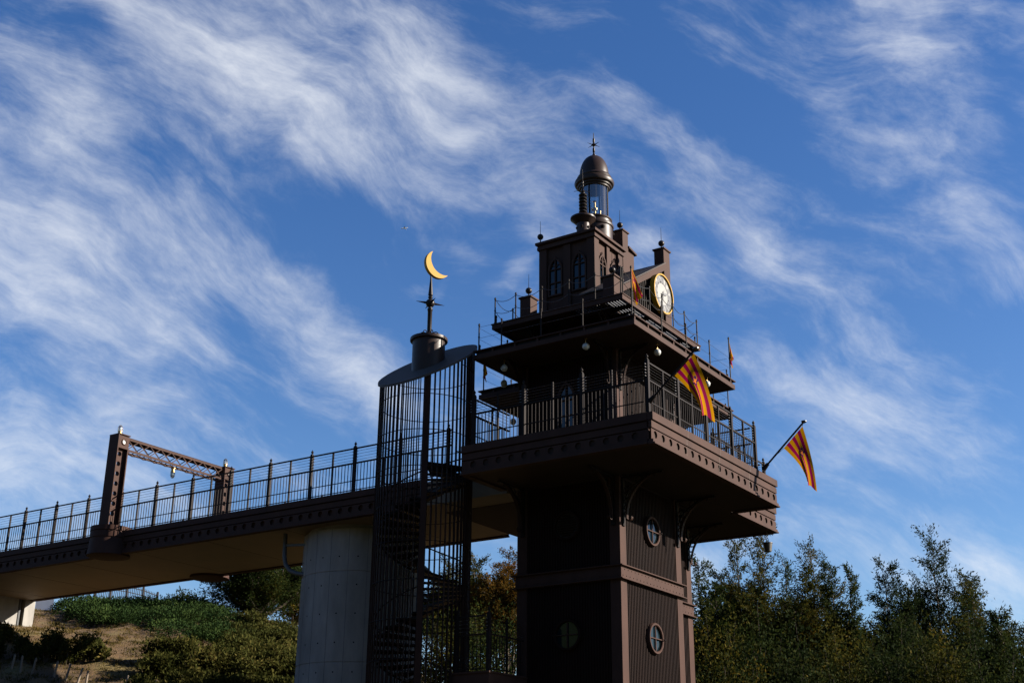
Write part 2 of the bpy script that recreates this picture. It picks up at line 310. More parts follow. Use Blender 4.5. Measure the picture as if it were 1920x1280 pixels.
def soil_mat():
    M = bpy.data.materials.new('dry_slope'); M.use_nodes = True; nt = M.node_tree; b = nt.nodes['Principled BSDF']; L = nt.links.new
    g = nt.nodes.new('ShaderNodeNewGeometry')
    n1 = nt.nodes.new('ShaderNodeTexNoise'); n1.inputs['Scale'].default_value = .35; n1.inputs['Detail'].default_value = 6
    n2 = nt.nodes.new('ShaderNodeTexNoise'); n2.inputs['Scale'].default_value = 9; n2.inputs['Detail'].default_value = 8; n2.inputs['Roughness'].default_value = .75
    for n in (n1, n2): L(g.outputs['Position'], n.inputs['Vector'])
    a = nt.nodes.new('ShaderNodeValToRGB'); e = a.color_ramp.elements; e[0].position = .38; e[0].color = (.054, .031, .011, 1); e[1].position = .6; e[1].color = (.098, .073, .019, 1)
    x = e.new(.5); x.color = (.088, .050, .015, 1)
    c = nt.nodes.new('ShaderNodeValToRGB'); e = c.color_ramp.elements; e[0].position = .3; e[0].color = (.25, .25, .25, 1); e[1].position = .75; e[1].color = (1.9, 1.8, 1.7, 1)
    mx = nt.nodes.new('ShaderNodeMix'); mx.data_type = 'RGBA'; mx.blend_type = 'MULTIPLY'; mx.inputs[0].default_value = 1
    L(n1.outputs['Fac'], a.inputs[0]); L(n2.outputs['Fac'], c.inputs[0]); L(a.outputs[0], mx.inputs[6]); L(c.outputs[0], mx.inputs[7]); L(mx.outputs[2], b.inputs['Base Color']); b.inputs['Roughness'].default_value = .95
    bp = nt.nodes.new('ShaderNodeBump'); bp.inputs['Strength'].default_value = .8; bp.inputs['Distance'].default_value = .08; L(n2.outputs['Fac'], bp.inputs['Height']); L(bp.outputs[0], b.inputs['Normal'])
    return M
SOIL = soil_mat()
ho = bpy.data.objects.new('hillside', npmesh('hillside', V, F, SOIL)); COL.objects.link(ho); ho.data.polygons.foreach_set('use_smooth', [True]*len(F)); tag(ho, 'dry brown grassy slope rising under the far end of the bridge', None, None, 'structure')
GRASSM = mat('lawn', (.022, .028, .012), .95, 0, .35, .4, .3, 6, .2)
tag(MB().add([(-4000,-4000,-.06),(4000,-4000,-.06),(4000,4000,-.06),(-4000,4000,-.06)], [(0,1,2,3)]).build('ground', GRASSM), 'flat dark green ground around the tower', None, None, 'structure')

# unseen wooded ridge added behind the viewpoint to block low sky and deepen shade
ra = np.radians(np.arange(92, 262, 1.0)); rr = np.arange(78, 200, 3.0); RA, RR = np.meshgrid(ra, rr, indexing='ij')
RX = 5+RR*np.cos(RA); RY = 5+RR*np.sin(RA); e_ = np.clip((RR-78)/45, 0, 1); e_ = e_*e_*(3-2*e_); ed = np.clip(np.minimum(RA-ra[0], ra[-1]-RA)/.35, 0, 1)
RZ = e_*ed*(34+5*np.sin(RA*5)+3*np.sin(RA*11+1))+ed*e_*(1.6*np.sin(RX*.9)*np.sin(RY*.8+1)+1.0*np.sin(RX*2.1+RY)*np.sin(RY*1.9))-.3
na, nr = RA.shape; I = (np.arange(na-1)[:, None]*nr+np.arange(nr-1)[None]).ravel()
wr = bpy.data.objects.new('wooded_hill', npmesh('wooded_hill', np.stack([RX.ravel(), RY.ravel(), RZ.ravel()], 1), np.stack([I, I+1, I+nr+1, I+nr], 1), mat('woodland', (.020, .030, .012), .95, 0, .5, .8, .8, 2, .1)))
COL.objects.link(wr); tag(wr, 'dark wooded hill added out of view behind the viewpoint to block low sky light', None, None, 'structure')

# ================================================================== FASCIA
def fascia(parent, p0, p1, nrm, z0=12.84, ext0=0.0, ext1=0.0, hole_from=None, holes=True):
    """A girder edge along p0->p1 (outer face line), outward normal nrm: two cornice bands, a pierced web and a stepped bottom flange."""
    p0 = Vector((*p0, 0)); p1 = Vector((*p1, 0)); d = (p1-p0); Lg = d.length; d.normalize(); n = Vector((*nrm, 0))
    def slab(mb, a, b, out, inn, za, zb):
        c = [p0+d*a+n*out, p0+d*b+n*out, p0+d*b+n*inn, p0+d*a+n*inn]
        mb.add([(q.x, q.y, za) for q in c]+[(q.x, q.y, zb) for q in c], [(3,2,1,0),(4,5,6,7),(0,1,5,4),(1,2,6,5),(2,3,7,6),(3,0,4,7)])
    mb = MB(); slab(mb, -ext0, Lg+ext1, 0, -.2, z0+.78, z0+1.03); mb.build('cornice_band', BROWN, parent)
    o = -.05; mb = MB(); slab(mb, -ext0+(o if ext0 else 0)*0, Lg+ext1*(1+0)+(o if ext1 else 0), o, -.2, z0+.53, z0+.745); mb.build('cornice_band', BROWN, parent)
    mb = MB(); slab(mb, 0, Lg, -.16, -.2, z0+.1, z0+.80); mb.build('backing_plate', BROWN, parent)
    fl = MB(); slab(fl, -ext0, Lg+ext1, .0, -.2, z0+.055, z0+.15); fl.build('bottom_flange', BROWN, parent)
    fl = MB(); slab(fl, -ext0, Lg+ext1, .05, -.2, z0, z0+.052); fl.build('bottom_flange', BROWN, parent)
    # web with round holes
    o = -.065; za, zb = z0+.15, z0+.495; zc = z0+.345; r = .118; pitch = .517; N = 14
    wb = MB(); s = 0.0; cells = []
    nh = int(Lg/pitch); off = (Lg-nh*pitch)/2
    def P(a, z, dep): q = p0+d*a+n*dep; return (q.x, q.y, z)
    if off > .01: wb.add([P(0,za,o),P(off,za,o),P(off,zb,o),P(0,zb,o)], [(0,1,2,3)]); wb.add([P(Lg-off,za,o),P(Lg,za,o),P(Lg,zb,o),P(Lg-off,zb,o)], [(0,1,2,3)])
    sq = []
    for k in range(N):
        a = 2*math.pi*(k+.5)/N; cx, cz = math.cos(a), math.sin(a); sq.append((cx, cz))
    for i in range(nh):
        a0 = off+i*pitch; ac = a0+pitch/2; inner = [(ac+r*cx, zc+r*cz) for cx, cz in sq]
        outer = []
        for cx, cz in sq:
            tx = (pitch/2)/max(1e-6, abs(cx)); tz = ((zb-zc) if cz > 0 else (zc-za))/max(1e-6, abs(cz)); t = min(tx, tz); outer.append((ac+cx*t, zc+cz*t))
        corners = [(a0+pitch, zb), (a0, zb), (a0, za), (a0+pitch, za)]
        vs = [P(a, z, o) for a, z in inner]+[P(a, z, o) for a, z in outer]+[P(a, z, o-.094) for a, z in inner]
        fs = [(k, (k+1) % N, N+(k+1) % N, N+k) for k in range(N)]+[(2*N+k, 2*N+(k+1) % N, (k+1) % N, k) for k in range(N)]
        wb.add(vs, fs)
        # fill the four corners
        for cq in corners:
            best = sorted(range(N), key=lambda k: -(((outer[k][0]-ac)*(cq[0]-ac))/((pitch/2)**2)+((outer[k][1]-zc)*(cq[1]-zc))/.03))
            A = [k for k in range(N) if (outer[k][0]-ac)*(cq[0]-ac) > 0 and (outer[k][1]-zc)*(cq[1]-zc) > 0]
            for k in range(N):
                k2 = (k+1) % N; (xa, ya), (xb, yb) = outer[k], outer[k2]
                onx = lambda q: abs(abs(q[0]-ac)-pitch/2) < 1e-5
                if onx(outer[k]) != onx(outer[k2]) and (xa+xb-2*ac)*(cq[0]-ac) > 0 and (ya+yb-2*zc)*(cq[1]-zc) > 0:
                    wb.add([P(xa, ya, o), P(xb, yb, o), P(*cq, o)], [(0,1,2)])
    wb.build('pierced_web', BROWN, parent)

# ================================================================== TOWER
T = empty('elevator_tower', (5.0, 4.8, 0), 'tall dark brown elevator tower with clock, tiered decks and glazed lantern on top', 'tower')
S1 = (2.79, 7.25, 2.79, 6.87); S2 = (6.95, 11.30, 4.38, 8.6)
ZT = 17.46
def corr(mb, axis, fixed, a0, a1, z0, z1, sgn, pitch=.105, dep=.03):
    n = max(1, int((a1-a0)/pitch)); p = (a1-a0)/n; pr = []
    for i in range(n):
        s = a0+i*p; pr += [(s, 0), (s+.35*p, 0), (s+.5*p, dep), (s+.85*p, dep)]
    pr.append((a1, 0)); vs = []
    for z in (z0, z1):
        for s, e in pr: vs.append((s, fixed+sgn*e, z) if axis == 'y' else (fixed+sgn*e, s, z))
    m = len(pr); mb.add(vs, [(i, i+1, i+1+m, i+m) for i in range(m-1)])
def shaft(x0, x1, y0, y1):
    MB().box(x0+.1, x1-.1, y0+.1, y1-.1, 0, ZT).build('shaft_core', SOFFIT, T)
    for (ax, ay) in ((x0, y0), (x1-.40, y0), (x0, y1-.40), (x1-.40, y1-.40)):
        MB().box(ax, ax+.40, ay, ay+.40, 0, ZT).build('corner_pilaster', BROWN, T)
    for a, b in ((0.2, 4.66), (4.98+.15, 9.37), (9.84, 12.8), (13.9, 17.4)):
        for (axis, fx, a0, a1, sg) in (('y', y0+.06, x0+.40, x1-.40, -1), ('x', x0+.06, y0+.40, y1-.40, -1), ('y', y1-.06, x0+.40, x1-.40, 1), ('x', x1-.06, y0+.40, y1-.40, 1)):
            mb = MB(); corr(mb, axis, fx, a0, a1, a, b, sg); mb.build('siding_panel', SIDING, T)
    for zb in (4.66, 9.37, 14.25):
        h = .47 if zb < 14 else .24
        b = MB(); b.box(x0-.04, x1+.04, y0-.04, y1+.04, zb+.03, zb+h-.03).build('belt_course', BROWN, T)
        for z in (zb, zb+h-.035):
            MB().box(x0-.14, x1+.14, y0-.14, y1+.14, z, z+.035).build('belt_flange', BROWN, T)
        if zb < 14:
            rv = MB()
            for r_ in (.13, .34):
                k = 0; a = x0+.08+(.12 if r_ > .2 else 0)
                while a < x1: rv.lathe((0,0,0), [(.001,0)], 3) if False else rv.box(a-.016, a+.016, y0-.055, y0-.04, zb+r_-.016, zb+r_+.016); a += .24
                a = y0+.08
                while a < y1: rv.box(x0-.055, x0-.04, a-.016, a+.016, zb+r_-.016, zb+r_+.016); a += .24
            tag(rv.build('rivet_row', BROWN, T), kind='stuff')
shaft(*S1); shaft(*S2)
# round windows
def round_window(c, axis, louvre=False):
    # axis 'y': on a face looking to -y ; 'x': looking to -x
    def M3(u, w, t): return (c[0]+u, c[1]-t, c[2]+w) if axis == 'y' else (c[0]-t, c[1]+u, c[2]+w)
    n = 40; ring = [(math.cos(2*math.pi*k/n), math.sin(2*math.pi*k/n)) for k in range(n)]
    mb = MB(); prof = [(.43, .035), (.43, .11), (.45, .13), (.50, .13), (.52, .10), (.52, .0)]; vs = []
    for r, t in prof: vs += [M3(r*a, r*b, t) for a, b in ring]
    mb.add(vs, [(i*n+k, i*n+(k+1) % n, (i+1)*n+(k+1) % n, (i+1)*n+k) for i in range(len(prof)-1) for k in range(n)])
    w = mb.build('round_window', BROWN if axis == 'y' else SIDING, T, True)  # frames on the shaded face get a darker colour, standing in for shade
    MB().add([M3(.435*a, .435*b, .045) for a, b in ring], [tuple(range(n))]).build('pane', GLASSD if not louvre else SOFFIT, w)
    if louvre:
        for k in range(-4, 5):
            h = math.sqrt(max(0, .38**2-(k*.085)**2))
            q = MB(); q.add([M3(-h, k*.085-.03, .05), M3(h, k*.085-.03, .05), M3(h, k*.085+.02, .11), M3(-h, k*.085+.02, .11)], [(0,1,2,3)]); q.build('louvre', DARK, w)
    else:
        q = MB(); a, b = M3(0, -.4, .075), M3(0, .4, .075); q.bar(a, b, .035); q.build('mullion', BROWN, w)
        q = MB(); q.bar(M3(-.4, 0, .085), M3(.46, 0, .085), .03); q.build('mullion', BROWN, w)
        q = MB(); q.tube([M3(.40, 0, .15), M3(.40, 0, .20), M3(.52, 0, .20), M3(.52, 0, .15)], .014, 6); q.build('window_handle', DARK, w)
for z in (11.35, 7.71, 3.0): round_window((5.02, 2.79+.03, z), 'y')
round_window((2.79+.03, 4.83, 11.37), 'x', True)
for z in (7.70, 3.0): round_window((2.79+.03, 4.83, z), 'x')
# brackets
mat_bracket = mat('bracket_paint', (.022, .0115, .0088), .55, 0, .2, 2.0, .05, 25, .06)
def bracket(px, py, dx, dy, ztop, H=1.75, O=1.55, w=.12):
    d = Vector((dx, dy, 0)); s = Vector((-dy, dx, 0)); b0 = Vector((px, py, ztop))
    def at(u, z, t=0): q = b0+d*u+s*t; return (q.x, q.y, ztop+z)
    def strip(mb, path, th, w):
        vs = []; n = len(path)
        for i, (u, z) in enumerate(path):
            a = path[max(0, i-1)]; c = path[min(n-1, i+1)]; tx, tz = c[0]-a[0], c[1]-a[1]; l = math.hypot(tx, tz); nx_, nz_ = -tz/l*th/2, tx/l*th/2
            vs += [at(u+nx_, z+nz_, -w/2), at(u+nx_, z+nz_, w/2), at(u-nx_, z-nz_, w/2), at(u-nx_, z-nz_, -w/2)]
        fs = [(i*4+k, i*4+(k+1) % 4, i*4+4+(k+1) % 4, i*4+4+k) for i in range(n-1) for k in range(4)]+[(0,1,2,3), ((n-1)*4+3, (n-1)*4+2, (n-1)*4+1, (n-1)*4)]
        mb.add(vs, fs)
    arch = MB()
    path = [(O-(O-.16)*math.cos(t), -.03-(H-.35)*(1-math.sin(t))) for t in np.linspace(0, math.pi/2, 16)]
    hook = [(.16+.09*(1+math.cos(t)), -H+.30+.09*math.sin(t)) for t in np.linspace(math.pi*2.1, math.pi, 10)]
    strip(arch, hook+path, .035, w)
    o = arch.build('bracket', SIDING if abs(ztop-12.86) > .01 else mat_bracket, T)
    bk = MB(); strip(bk, [(.03, -H+.05), (.03, -.02)], .05, w*1.15); strip(bk, [(.0, -.045), (O, -.045)], .05, w*1.1); bk.build('back_bar', DARK, o)
    sw = MB()
    for k in range(9):
        t = .10+k*.155
        u = O-(O-.16)*math.cos(t); z = -.03-(H-.35)*(1-math.sin(t)); ui = .06 if t < .8 else u; r = max(.035, min(.13, (u-.06)/2 if t < .8 else (-.07-z)/2))
        c = (.06+r, z) if t < .8 else (u, -.07-r)
        sw.tube([at(c[0]+r*math.cos(a), c[1]+r*math.sin(a)) for a in np.linspace(0, 2*math.pi, 12, endpoint=False)], .016, 5, closed=True)
    strip(sw, [(.06, -.9), (.25, -.52), (.55, -.3), (.95, -.07)], .03, w*.5)
    sw.build('scrollwork', DARK, o)
for a in ((2.79, 3.02, -1, 0), (3.02, 2.79, 0, -1), (7.02, 2.79, 0, -1), (7.25, 3.02, 1, 0), (2.79, 6.62, -1, 0), (11.06, 4.38, 0, -1), (11.30, 4.62, 1, 0), (11.30, 8.3, 1, 0)):
    bracket(*a, 12.86)
for a in ((2.79, 3.02, -1, 0), (3.02, 2.79, 0, -1), (7.02, 2.79, 0, -1), (2.79, 6.62, -1, 0), (11.30, 4.62, 1, 0), (7.25, 3.02, 1, 0)):
    bracket(*a, 17.44, 1.55, 1.15, .10)
# platform
PB = MB().box(.12, 9.74, .12, 7.30, 12.89, 13.83).build('platform_slab', SOFFIT, T)
MB().box(4.2, 13.74, 1.84, 11.1, 12.884, 13.824).build('platform_slab', SOFFIT, T)
fascia(T, (0, 0), (9.86, 0), (0, -1))
fascia(T, (0, .21), (0, 7.35), (-1, 0))
fascia(T, (9.86, .21), (9.86, 1.66), (1, 0))
fascia(T, (9.87, 1.72), (13.86, 1.72), (0, -1))
fascia(T, (13.86, 1.93), (13.86, 11.2), (1, 0))
fascia(T, (.21, 7.35), (2.5, 7.35), (0, 1))
seam = mat('panel_seam', (.13, .11, .10), .7, 0, .1, 4, 0, 30, .05)
for x in (2.46, 4.93, 7.40):
    for (o_, z0_, z1_) in ((0, 13.622, 13.868), (.05, 13.372, 13.583), (.065, 12.992, 13.333)):
        MB().box(x-.006, x+.006, o_-.0025, o_+.01, z0_, z1_).build('panel_seam', seam, T)
# middle roofs
def eave(x0, x1, y0, y1, z0, parent, dz=0):
    z0 += dz
    MB().box(x0+.03, x1-.03, y0+.03, y1-.03, z0, z0+.10).build('roof_slab', SOFFIT, parent)
    for (a, b, c, d) in ((x0, x1, y0, y0+.12), (x0, x0+.12, y0+.121, y1), (x1-.12, x1, y0+.121, y1), (x0+.121, x1-.121, y1-.12, y1)):
        MB().box(a, b, c, d, z0-.01, z0+.17).build('eave_board', BROWN, parent)
        MB().box(a-.03, b+.03, c-.03, d+.03, z0+.30, z0+.34).build('eave_lip', BROWN, parent) if False else None
    for (a, b, c, d) in ((x0-.03, x1+.03, y0-.03, y0+.15), (x0-.03, x0+.15, y0+.151, y1+.03), (x1-.15, x1+.03, y0+.151, y1+.03), (x0+.151, x1-.151, y1-.15, y1+.03)):
        MB().box(a, b, c, d, z0+.295, z0+.335).build('eave_lip', BROWN, parent)
    MB().box(x0+.07, x1-.07, y0+.07, y1-.07, z0+.10, z0+.295).build('eave_web', DARK, parent)
    st = MB().box(-.035, .035, -.035, .035, 0, .125); me = shared(st, 'stub_post', BROWN)
    for k in range(int((x1-x0)/.95)+1): piece('stub_post', me, parent, (x0+.05+k*.95, y0+.035, z0+.17))
    for k in range(1, int((y1-y0)/.95)+1): piece('stub_post', me, parent, (x0+.035, y0+.05+k*.95, z0+.17))
eave(1.18, 9.2, 1.18, 7.75, ZT, T)
eave(4.9, 12.45, 2.75, 10.15, ZT, T, -.012)
# storey between the middle roof and the upper deck
MB().box(3.2, 6.9, 3.2, 6.5, 17.75, 18.98).build('upper_wall', SIDING, T)
for a in ((3.2, 3.3, -1, 0), (3.3, 3.2, 0, -1), (6.8, 3.2, 0, -1), (3.2, 6.3, -1, 0)): bracket(*a, 18.92, .8, .75, .08)
# upper deck with grating
DK = (2.12, 8.26, 2.12, 7.63)
for (a, b, c, d) in ((2.12, 8.26, 2.12, 2.20), (2.12, 2.20, 2.201, 7.63), (8.18, 8.26, 2.201, 7.63), (2.201, 8.179, 7.55, 7.63)):
    MB().box(a, b, c, d, 18.92, 19.10).build('deck_edge', BROWN, T)
for (a, b, c, d) in ((2.09, 8.29, 2.09, 2.26), (2.09, 2.26, 2.261, 7.66), (8.12, 8.29, 2.261, 7.66), (2.261, 8.119, 7.49, 7.66)):
    MB().box(a, b, c, d, 19.10, 19.135).build('deck_lip', BROWN, T)
MB().box(2.95, 7.6, 3.02, 7.5, 18.96, 19.09).build('deck_plate', SOFFIT, T)
MB().box(2.2, 2.95, 4.35, 7.5, 18.965, 19.085).build('deck_plate', SOFFIT, T)
MB().box(7.6, 8.18, 4.35, 7.5, 18.965, 19.085).build('deck_plate', SOFFIT, T)
sl = shared(MB().box(2.2, 8.18, -.034, .034, -.02, .02), 'grating_slat', GREY); sl2 = shared(MB().box(0, .74, -.034, .034, -.02, .02), 'grating_slat', GREY)
for k in range(7): piece('grating_slat', sl, T, (0, 2.26+k*.112, 19.05))
for k in range(12):
    piece('grating_slat', sl2, T, (2.205, 3.05+k*.11, 19.05)); piece('grating_slat', sl2, T, (7.56, 3.05+k*.11, 19.05))
for x in (2.95, 4.3, 5.65, 7.0): MB().box(x-.05, x+.05, 2.2, 3.02, 18.90, 19.03).build('deck_joist', DARK, T)
for y in (3.02, 4.3): MB().box(2.2, 2.95, y-.05, y+.05, 18.90, 19.03).build('deck_joist', DARK, T)
# corner blocks with balls and spikes
def finial(x, y, z, parent, r=.125, rod=.52):
    m_ = MB().lathe((x, y, z), [(.05, 0), (.035, .03), (.022, .06), (.022, .22)], 12)
    f = m_.build('finial', DARK, parent, True)
    MB().ball((x, y, z+.20+r*.92), r, 18).build('finial_ball', GLOSSD, f, True)
    MB().tube([(x, y, z+.20+r*1.8), (x, y, z+.26+r*1.8+rod)], [.013, .007], 6).build('finial_spike', DARK, f)
def block(x0, x1, y0, y1, z0, z1, ball=True):
    b = MB().box(x0, x1, y0, y1, z0, z1-.06).build('pedestal_block', BROWN, T)
    MB().box(x0-.05, x1+.05, y0-.05, y1+.05, z1-.06, z1).build('block_cap', BROWN, b)
    if ball: finial((x0+x1)/2, (y0+y1)/2, z1, b)
block(2.84, 3.44, 2.84, 3.30, 19.09, 20.30)
block(2.84, 3.30, 6.40, 6.86, 19.09, 20.28)
# turret
tx0, tx1, ty0, ty1 = 4.68, 6.90, 4.68, 7.20
MB().box(tx0+.10, tx1-.10, ty0+.10, ty1-.10, 19.09, 23.05).build('turret_wall', BROWN, T)
for (a, b, c, d) in ((tx0, tx0+.34, ty0, ty0+.34), (tx1-.34, tx1, ty0, ty0+.34), (tx0, tx0+.34, ty1-.34, ty1), (tx1-.34, tx1, ty1-.34, ty1)):
    MB().box(a, b, c, d, 19.09, 23.02).build('turret_pilaster', BROWN, T)
MB().box(tx0+.02, tx0+.15, 5.78, 6.10, 19.09, 23.0).build('turret_pilaster', BROWN, T)
MB().box(5.68, 5.90, ty0+.02, ty0+.15, 19.09, 23.0).build('turret_pilaster', BROWN, T)
MB().box(tx0-.06, tx1+.06, ty0-.06, ty1+.06, 23.02, 23.15).build('turret_cornice', BROWN, T)
MB().box(tx0-.02, tx1+.02, ty0-.02, ty1+.02, 23.15, 23.24).build('turret_cornice', BROWN, T)
MB().box(tx0-.12, tx1+.12, ty0-.12, ty1+.12, 23.24, 23.34).build('turret_cornice', BROWN, T)
MB().box(tx0+.05, tx1-.05, ty0+.05, ty1-.05, 23.34, 23.42).build('turret_roof', ROOFM, T)
finial(tx0+.06, ty1-.02, 23.34, T)
def arch_window(c, axis, w=.62, h=1.75):
    def M3(u, z, t): return (c[0]+u, c[1]-t, c[2]+z) if axis == 'y' else (c[0]-t, c[1]+u, c[2]+z)
    def outline(k):
        a = w/2*k; hh = h*.62; pts = [(-a, 0), (a, 0), (a, hh)]
        for t in np.linspace(0, 1, 7)[1:]:
            ang = t*math.radians(62); pts.append((-a+2*a*math.cos(ang), hh+2*a*math.sin(ang)*.92))
        top = pts[-1]; left = [(-x, z) for x, z in pts[2:-1]][::-1]; pts[-1] = (0, top[1]+.02); return pts+left
    O = outline(1.0); I_ = [(x*.8, .06+z*.92) for x, z in O]; n = len(O); vs = []
    for P_, t in ((I_, .02), (I_, .085), (O, .085), (O, .0)): vs += [M3(u, z, t) for u, z in P_]
    mb = MB().add(vs, [(i*n+k, i*n+(k+1) % n, (i+1)*n+(k+1) % n, (i+1)*n+k) for i in range(3) for k in range(n)])
    o = mb.build('arched_window', BROWN, T)
    MB().add([M3(u, z, .012) for u, z in I_], [tuple(range(n))]).build('pane', GLASSD, o)
    MB().bar(M3(0, .06, .055), M3(0, h*.95, .055), .045).build('mullion', BROWN, o)
    for zz_ in (.55, 1.12): MB().bar(M3(-w*.4, zz_, .05), M3(w*.4, zz_, .05), .035).build('mullion', BROWN, o)
    for s in (-1, 1): MB().tube([M3(s*w*.2+w*.19*math.cos(a), 1.14+.17*math.sin(a), .05) for a in np.linspace(0, math.pi, 9)], .018, 5).build('tracery', BROWN, o)
for y in (5.40, 6.48): arch_window((tx0+.10, y, 20.95), 'x', .66)
for x in (5.35, 6.23): arch_window((x, ty0+.10, 20.95), 'y', .60)
for y in (5.40,): arch_window((2.79+.03, 4.83, 14.75), 'x', .72, 1.95)
# shed roofed wing behind the clock, clock column, chimney column
MB().prism([(3.85, 19.09), (7.19, 19.09), (7.19, 22.1), (3.85, 20.0)], 'y', 3.12, 4.70).build('gable_wall', SOFFIT, T)
for k in range(21):
    x = 4.02+k*.15; zt = 20.0+(x-3.85)*.629
    MB().box(x-.022, x+.022, 3.04, 3.115, 19.12, zt).build('gable_bar', DARK, T)
MB().prism([(3.70, 19.95), (7.19, 22.12), (7.19, 22.40), (3.70, 20.20)], 'y', 2.96, 4.75).build('gable_roof', BROWN, T)
MB().prism([(3.64, 20.20), (7.19, 22.41), (7.19, 22.45), (3.64, 20.24)], 'y', 2.92, 4.79).build('roof_sheet', ROOFM, T)
block(7.19, 7.69, 3.0, 3.42, 19.09, 23.12)
block(7.54, 7.99, 5.0, 5.47, 19.09, 24.60)
MB().box(7.99, 8.52, 5.03, 5.9, 19.09, 23.78).build('rear_wall', BROWN, T)
MB().prism([(7.99, 23.92), (8.66, 23.80), (8.66, 23.88), (7.99, 24.0)], 'y', 4.95, 6.0).build('rear_roof', BROWN, T)
# lantern
lx, ly = 6.28, 5.56
def lat(name, prof, material, parent, c=(lx, ly, 0), n=40): return MB().lathe(c, prof, n).build(name, {BROWN: GLOSS, DARK: GLOSSD}.get(material, material), parent, True)
LN = lat('lantern_base', [(.62, 23.40), (.70, 23.44), (.70, 24.18), (.74, 24.2), (.76, 24.26), (.74, 24.32), (.66, 24.34), (.66, 24.46), (.69, 24.49), (.70, 24.54), (.66, 24.58), (.3, 24.6)], BROWN, T)
lat('lantern_glass', [(.56, 24.58), (.56, 25.98)], CLEAR, LN)
for k in range(4):
    a = R_(8+90*k)
    MB().bar((lx+.55*math.cos(a), ly+.55*math.sin(a), 24.58), (lx+.55*math.cos(a), ly+.55*math.sin(a), 25.98), .06).build('lantern_bar', DARK, LN)
lat('lantern_cap', [(.56, 25.95), (.62, 25.97), (.63, 26.02), (.69, 26.05), (.70, 26.10), (.78, 26.14), (.815, 26.23), (.79, 26.32), (.73, 26.36), (.69, 26.40), (.71, 26.47), (.67, 26.54), (.61, 26.56)], BROWN, LN)
lat('lantern_dome', [(.60, 26.54)]+[(.60*math.cos(t)**.85, 26.56+.95*math.sin(t)) for t in np.linspace(.05, 1.5, 14)], BROWN, LN)
lat('lantern_finial', [(.10, 27.50), (.10, 27.56), (.05, 27.60), (.035, 27.70), (.05, 27.72), (.05, 27.88), (.03, 27.9), (.03, 27.98), (.10, 28.06), (.03, 28.14), (.045, 28.18), (.045, 28.34), (.02, 28.36), (.012, 28.62)], DARK, LN, n=12)
for k in range(6):
    a = R_(25+60*k); MB().tube([(lx+.06*math.cos(a), ly+.06*math.sin(a), 28.06), (lx+.28*math.cos(a), ly+.28*math.sin(a), 28.06+.04*(-1)**k)], [.022, .005], 5).build('finial_ray', DARK, LN)
lat('lamp_stand', [(.16, 24.58), (.16, 24.66), (.06, 24.72), (.05, 25.0), (.12, 25.05), (.12, 25.12), (.05, 25.15), (.04, 25.4), (.09, 25.44), (.02, 25.5)], BRASS, LN, n=16)
for k in range(8):
    a = R_(45*k); MB().tube([(lx+.08*math.cos(a), ly+.08*math.sin(a), 24.7), (lx+.24*math.cos(a), ly+.24*math.sin(a), 24.85), (lx+.24*math.cos(a), ly+.24*math.sin(a), 25.0+.06*(k % 3))], .012, 5).build('lamp_arm', BRASS, LN)
for k in range(5):
    a = R_(72*k+20); MB().lathe((lx+.70*math.cos(a), ly+.70*math.sin(a), 24.02), [(.06, -.06), (.085, 0), (.06, .06)], 12).build('lantern_stud', DARK, LN, True)
# insulator spindle beside the lantern
sx, sy = 5.04, 5.38
SP = lat('insulator_base', [(.24, 23.34), (.26, 23.36), (.26, 23.86), (.33, 23.9), (.44, 24.02), (.50, 24.06), (.50, 24.12), (.44, 24.16), (.30, 24.18), (.08, 24.2)], BROWN, T, (sx, sy, 0))
for k in range(6):
    a = R_(60*k+200); MB().lathe((sx+.26*math.cos(a), sy+.26*math.sin(a), 23.66), [(.03, -.05), (.055, 0), (.03, .05)], 10).build('insulator_stud', DARK, SP, True)
pr = [(.07, 24.2), (.06, 24.34)]
for k in range(6): z = 24.34+k*.145; pr += [(.09, z), (.155, z+.025), (.17, z+.06), (.155, z+.095), (.09, z+.115), (.09, z+.145)]
pr += [(.07, 25.23), (.09, 25.28), (.05, 25.36), (.03, 25.4)]
lat('insulator_stack', pr, DARK, SP, (sx, sy, 0), 20)
lat('insulator_rod', [(.03, 25.4), (.045, 25.44), (.02, 25.5), (.04, 25.54), (.04, 25.6), (.02, 25.64), (.035, 25.7), (.035, 25.76), (.018, 25.8), (.012, 25.9), (.006, 26.3)], DARK, SP, (sx, sy, 0), 10)
for k in range(3):
    a = R_(120*k+100); MB().tube([(sx, sy, 25.36), (sx+.38*math.cos(a), sy+.38*math.sin(a), 25.38)], [.014, .01], 5).build('insulator_arm', DARK, SP)
# small landing beside the stair
LD = MB().box(.5, 2.72, 6.4, 8.0, 5.95, 6.36).build('landing_slab', BROWN, T)
MB().box(.46, 2.72, 6.36, 8.0, 6.361, 6.42).build('landing_cap', BROWN, LD); MB().box(.47, 2.72, 6.37, 8.0, 5.90, 5.949).build('landing_flange', BROWN, LD)
for (x, y) in ((.8, 6.7), (2.4, 7.7), (.8, 7.7)): MB().box(x-.1, x+.1, y-.1, y+.1, 0, 5.9).build('landing_post', DARK, LD)

